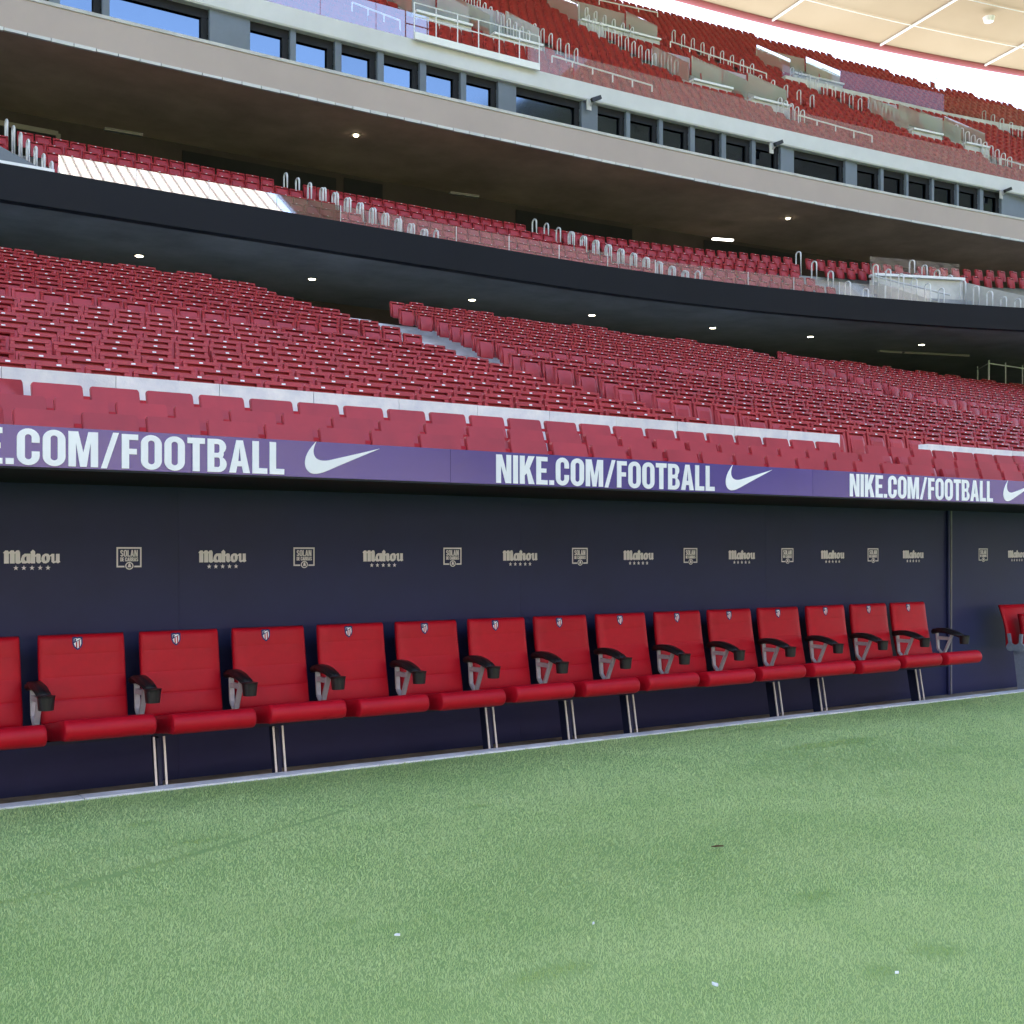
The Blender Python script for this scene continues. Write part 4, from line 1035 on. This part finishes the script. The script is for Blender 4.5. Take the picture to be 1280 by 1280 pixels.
# surveillance cameras on the band
for i, (px, py) in enumerate(((740,127),(968,182),(1255,240))):
    p = atF(px, py, lambda X: Yu(X)+.45)
    t = thing('surveillance_camera', f'small black camera on the light grey band, {nth(i+1)} from left', 'camera', p, 'cameras on the grey band')
    MB().bar((-.10,-.10,.0), (.26,-.18,.16), .14, .14).build('body', M['black'], t)
    MB().tube([(0,.14,-.16),(0,-.08,.0)], .04, 6).build('arm', M['alu'], t); MB().box(-.16,.04,.08,.13,-.30,.10).build('base_plate', M['conc'], t)

# ================================================================== every remaining seat, too many to count one by one
def mass(kind):
    if kind == 'std': ms = [(seat_back_mb(),0),(pan_mb(),0),(tag_mb(),1)]
    elif kind == 'tall': ms = [(tall_back_mb(),0)]
    else:
        b = MB(); b.prism([(-.225,.40),(.225,.40),(.225,.80),(.205,.84),(-.205,.84),(-.225,.80)], .0, .05); b.v = [(x, y+(z-.42)*.16, z) for x, y, z in b.v]
        p = MB(); p.box(-.18,.18,-.10,-.02,.36,.70); p.v = [(x, y+(z-.42)*.16, z) for x, y, z in p.v]; ms = [(b,2),(p,2)]
    out = MB()
    for m_, mi in ms:
        me_t = m_.mesh('template', []); out.add([v.co[:] for v in me_t.vertices], [tuple(p.vertices) for p in me_t.polygons], mi); bpy.data.meshes.remove(me_t)
    return out
allV, allL, allS, allT, allM = [], [], [], [], []; vo = 0; lo = 0
for kind in ('std', 'tall', 'far'):
    pos = np.array([m_[1:] for m_ in MASS if m_[0] == kind])
    if len(pos) == 0: continue
    b = mass(kind); v = np.array(b.v); n = len(pos)
    jit = RNG.normal(0, .006, (n,1,3))
    V = v[None] + pos[:,None,:] + jit; allV.append(V.reshape(-1,3))
    L = np.concatenate([np.array(f) for f in b.f]); tot = np.array([len(f) for f in b.f]); st = np.concatenate([[0], np.cumsum(tot)[:-1]])
    allL.append((L[None] + vo + (np.arange(n)*len(v))[:,None]).ravel()); allS.append((st[None] + lo + (np.arange(n)*len(L))[:,None]).ravel())
    allM.append(np.tile(np.array(b.m), n)); vo += n*len(v); lo += n*len(L)
V = np.concatenate(allV).astype(np.float32); L = np.concatenate(allL).astype(np.int32); S = np.concatenate(allS).astype(np.int32); Mi = np.concatenate(allM).astype(np.int32)
me = bpy.data.meshes.new('distant_seats'); me.vertices.add(len(V)); me.vertices.foreach_set('co', V.ravel()); me.loops.add(len(L)); me.loops.foreach_set('vertex_index', L)
me.polygons.add(len(S)); me.polygons.foreach_set('loop_start', S); me.polygons.foreach_set('material_index', Mi)
for m_ in ('plastic','white','plastic_far'): me.materials.append(M[m_])
me.update(calc_edges=True)
o = bpy.data.objects.new('distant_seats', me); C.objects.link(o)
tag(o, 'red seats of the upper rows and tiers, seen as one mass', 'seats', kind='stuff')

# ================================================================== ROOF
RZ = 42.0
def Yr(X): return 66.1 - (.0027*(X-42.7)**2 if X > 42.7 else .0012*(X-42.7)**2)
roof = thing('stadium_roof', 'cream membrane roof with a red outer ring over the upper tier', 'roof')
ribX = [68.5 + 10.45*i for i in range(-13, 7)]
QN = 54.0
def rp(X, q_, sag=0): return (20 + (X-20)*(1 - .0014*q_), Yr(X) - q_, RZ + .10*q_ - .00045*q_*q_ - sag)
for a, b in zip(ribX[:-1], ribX[1:]):
    rows_ = []
    for j in range(13):
        q_ = QN*j/12; rows_.append([rp(a+(b-a)*i/6, q_, .35*math.sin(math.pi*i/6)*min(1, q_/20)) for i in range(7)])
    p = MB().sheet(rows_).build('membrane_panel', M['membrane'], roof, fix=False); p.data.shade_smooth()
for X in ribX:
    MB().tube([rp(X, QN*j/8, .12) for j in range(9)], .10, 6).build('rib', M['ribwhite'], roof)
for q_ in (3.6, 8.0, 13.0):
    MB().tube([rp(ribX[5]+1.5*i, q_, .3) for i in range(95) if ribX[5]+1.5*i < ribX[-1]], .045, 4).build('seam', M['ribwhite'], roof)
MB().tube([(X, Yr(X)+.2, RZ-.1) for X in [-60+3*i for i in range(64)]], .30, 8).build('outer_ring', M['redring'], roof, smooth=True)
la, lb_ = ray(1236, 15), ray(1236, 15); t_ = (RZ+.10*5-H)/la[2]
t = thing('roof_lamp', 'small white lamp fixture under the cream roof', 'lamp', (la[0]*t_, la[1]*t_, RZ+.1))
MB().cyl((0,0), .35, .45, -.35, .0, 12).build('housing', M['ribwhite'], t)

# the rest of the bowl, out of frame: it closes the place, its roof shaped for the reflections in glass and gloss
def ring_pt(a, r):                                  # angle measured from -X end round the far side
    return (12 + (62+r)*math.cos(a), -50 + (62+r)*math.sin(a))
angs = [math.radians(x) for x in np.linspace(172, 378, 60)]
prof = [(0,.0),(0,2.0),(18,8.5),(20,12),(28,17),(30,20),(52,38),(53,40)]
bowl = MB().sheet([[(*ring_pt(a, r), z) for a in angs] for r, z in prof])
tag(bowl.build('far_stands', M['farbowl'], fix=False), 'red stands on the far sides of the pitch', kind='structure')
def ring_roof(name, lab, A, mat):
    t = tag(MB().sheet([[(*ring_pt(a, r), z) for a in A] for r, z in ((64,42),(35,50),(2,57))]).build(name, mat, fix=False), lab, kind='structure')
    rb_ = MB()
    for a in A[::1]: rb_.tube([(*ring_pt(a, r), z-.3) for r, z in ((64,42),(35,50),(2,57))], .16, 4)
    rb_.build('ribs', M['column'], t)  # ribs added close together to stripe the reflection in the glass
fa = [math.radians(x) for x in np.linspace(172, 318, 130)]; ra = [math.radians(x) for x in np.linspace(319, 378, 24)]
ring_roof('far_roof', 'cream roof over the far stand', fa, M['farmembrane'])
ring_roof('end_roof', 'unseen roof over the end stand with shade in its colour', ra, M['endroof'])
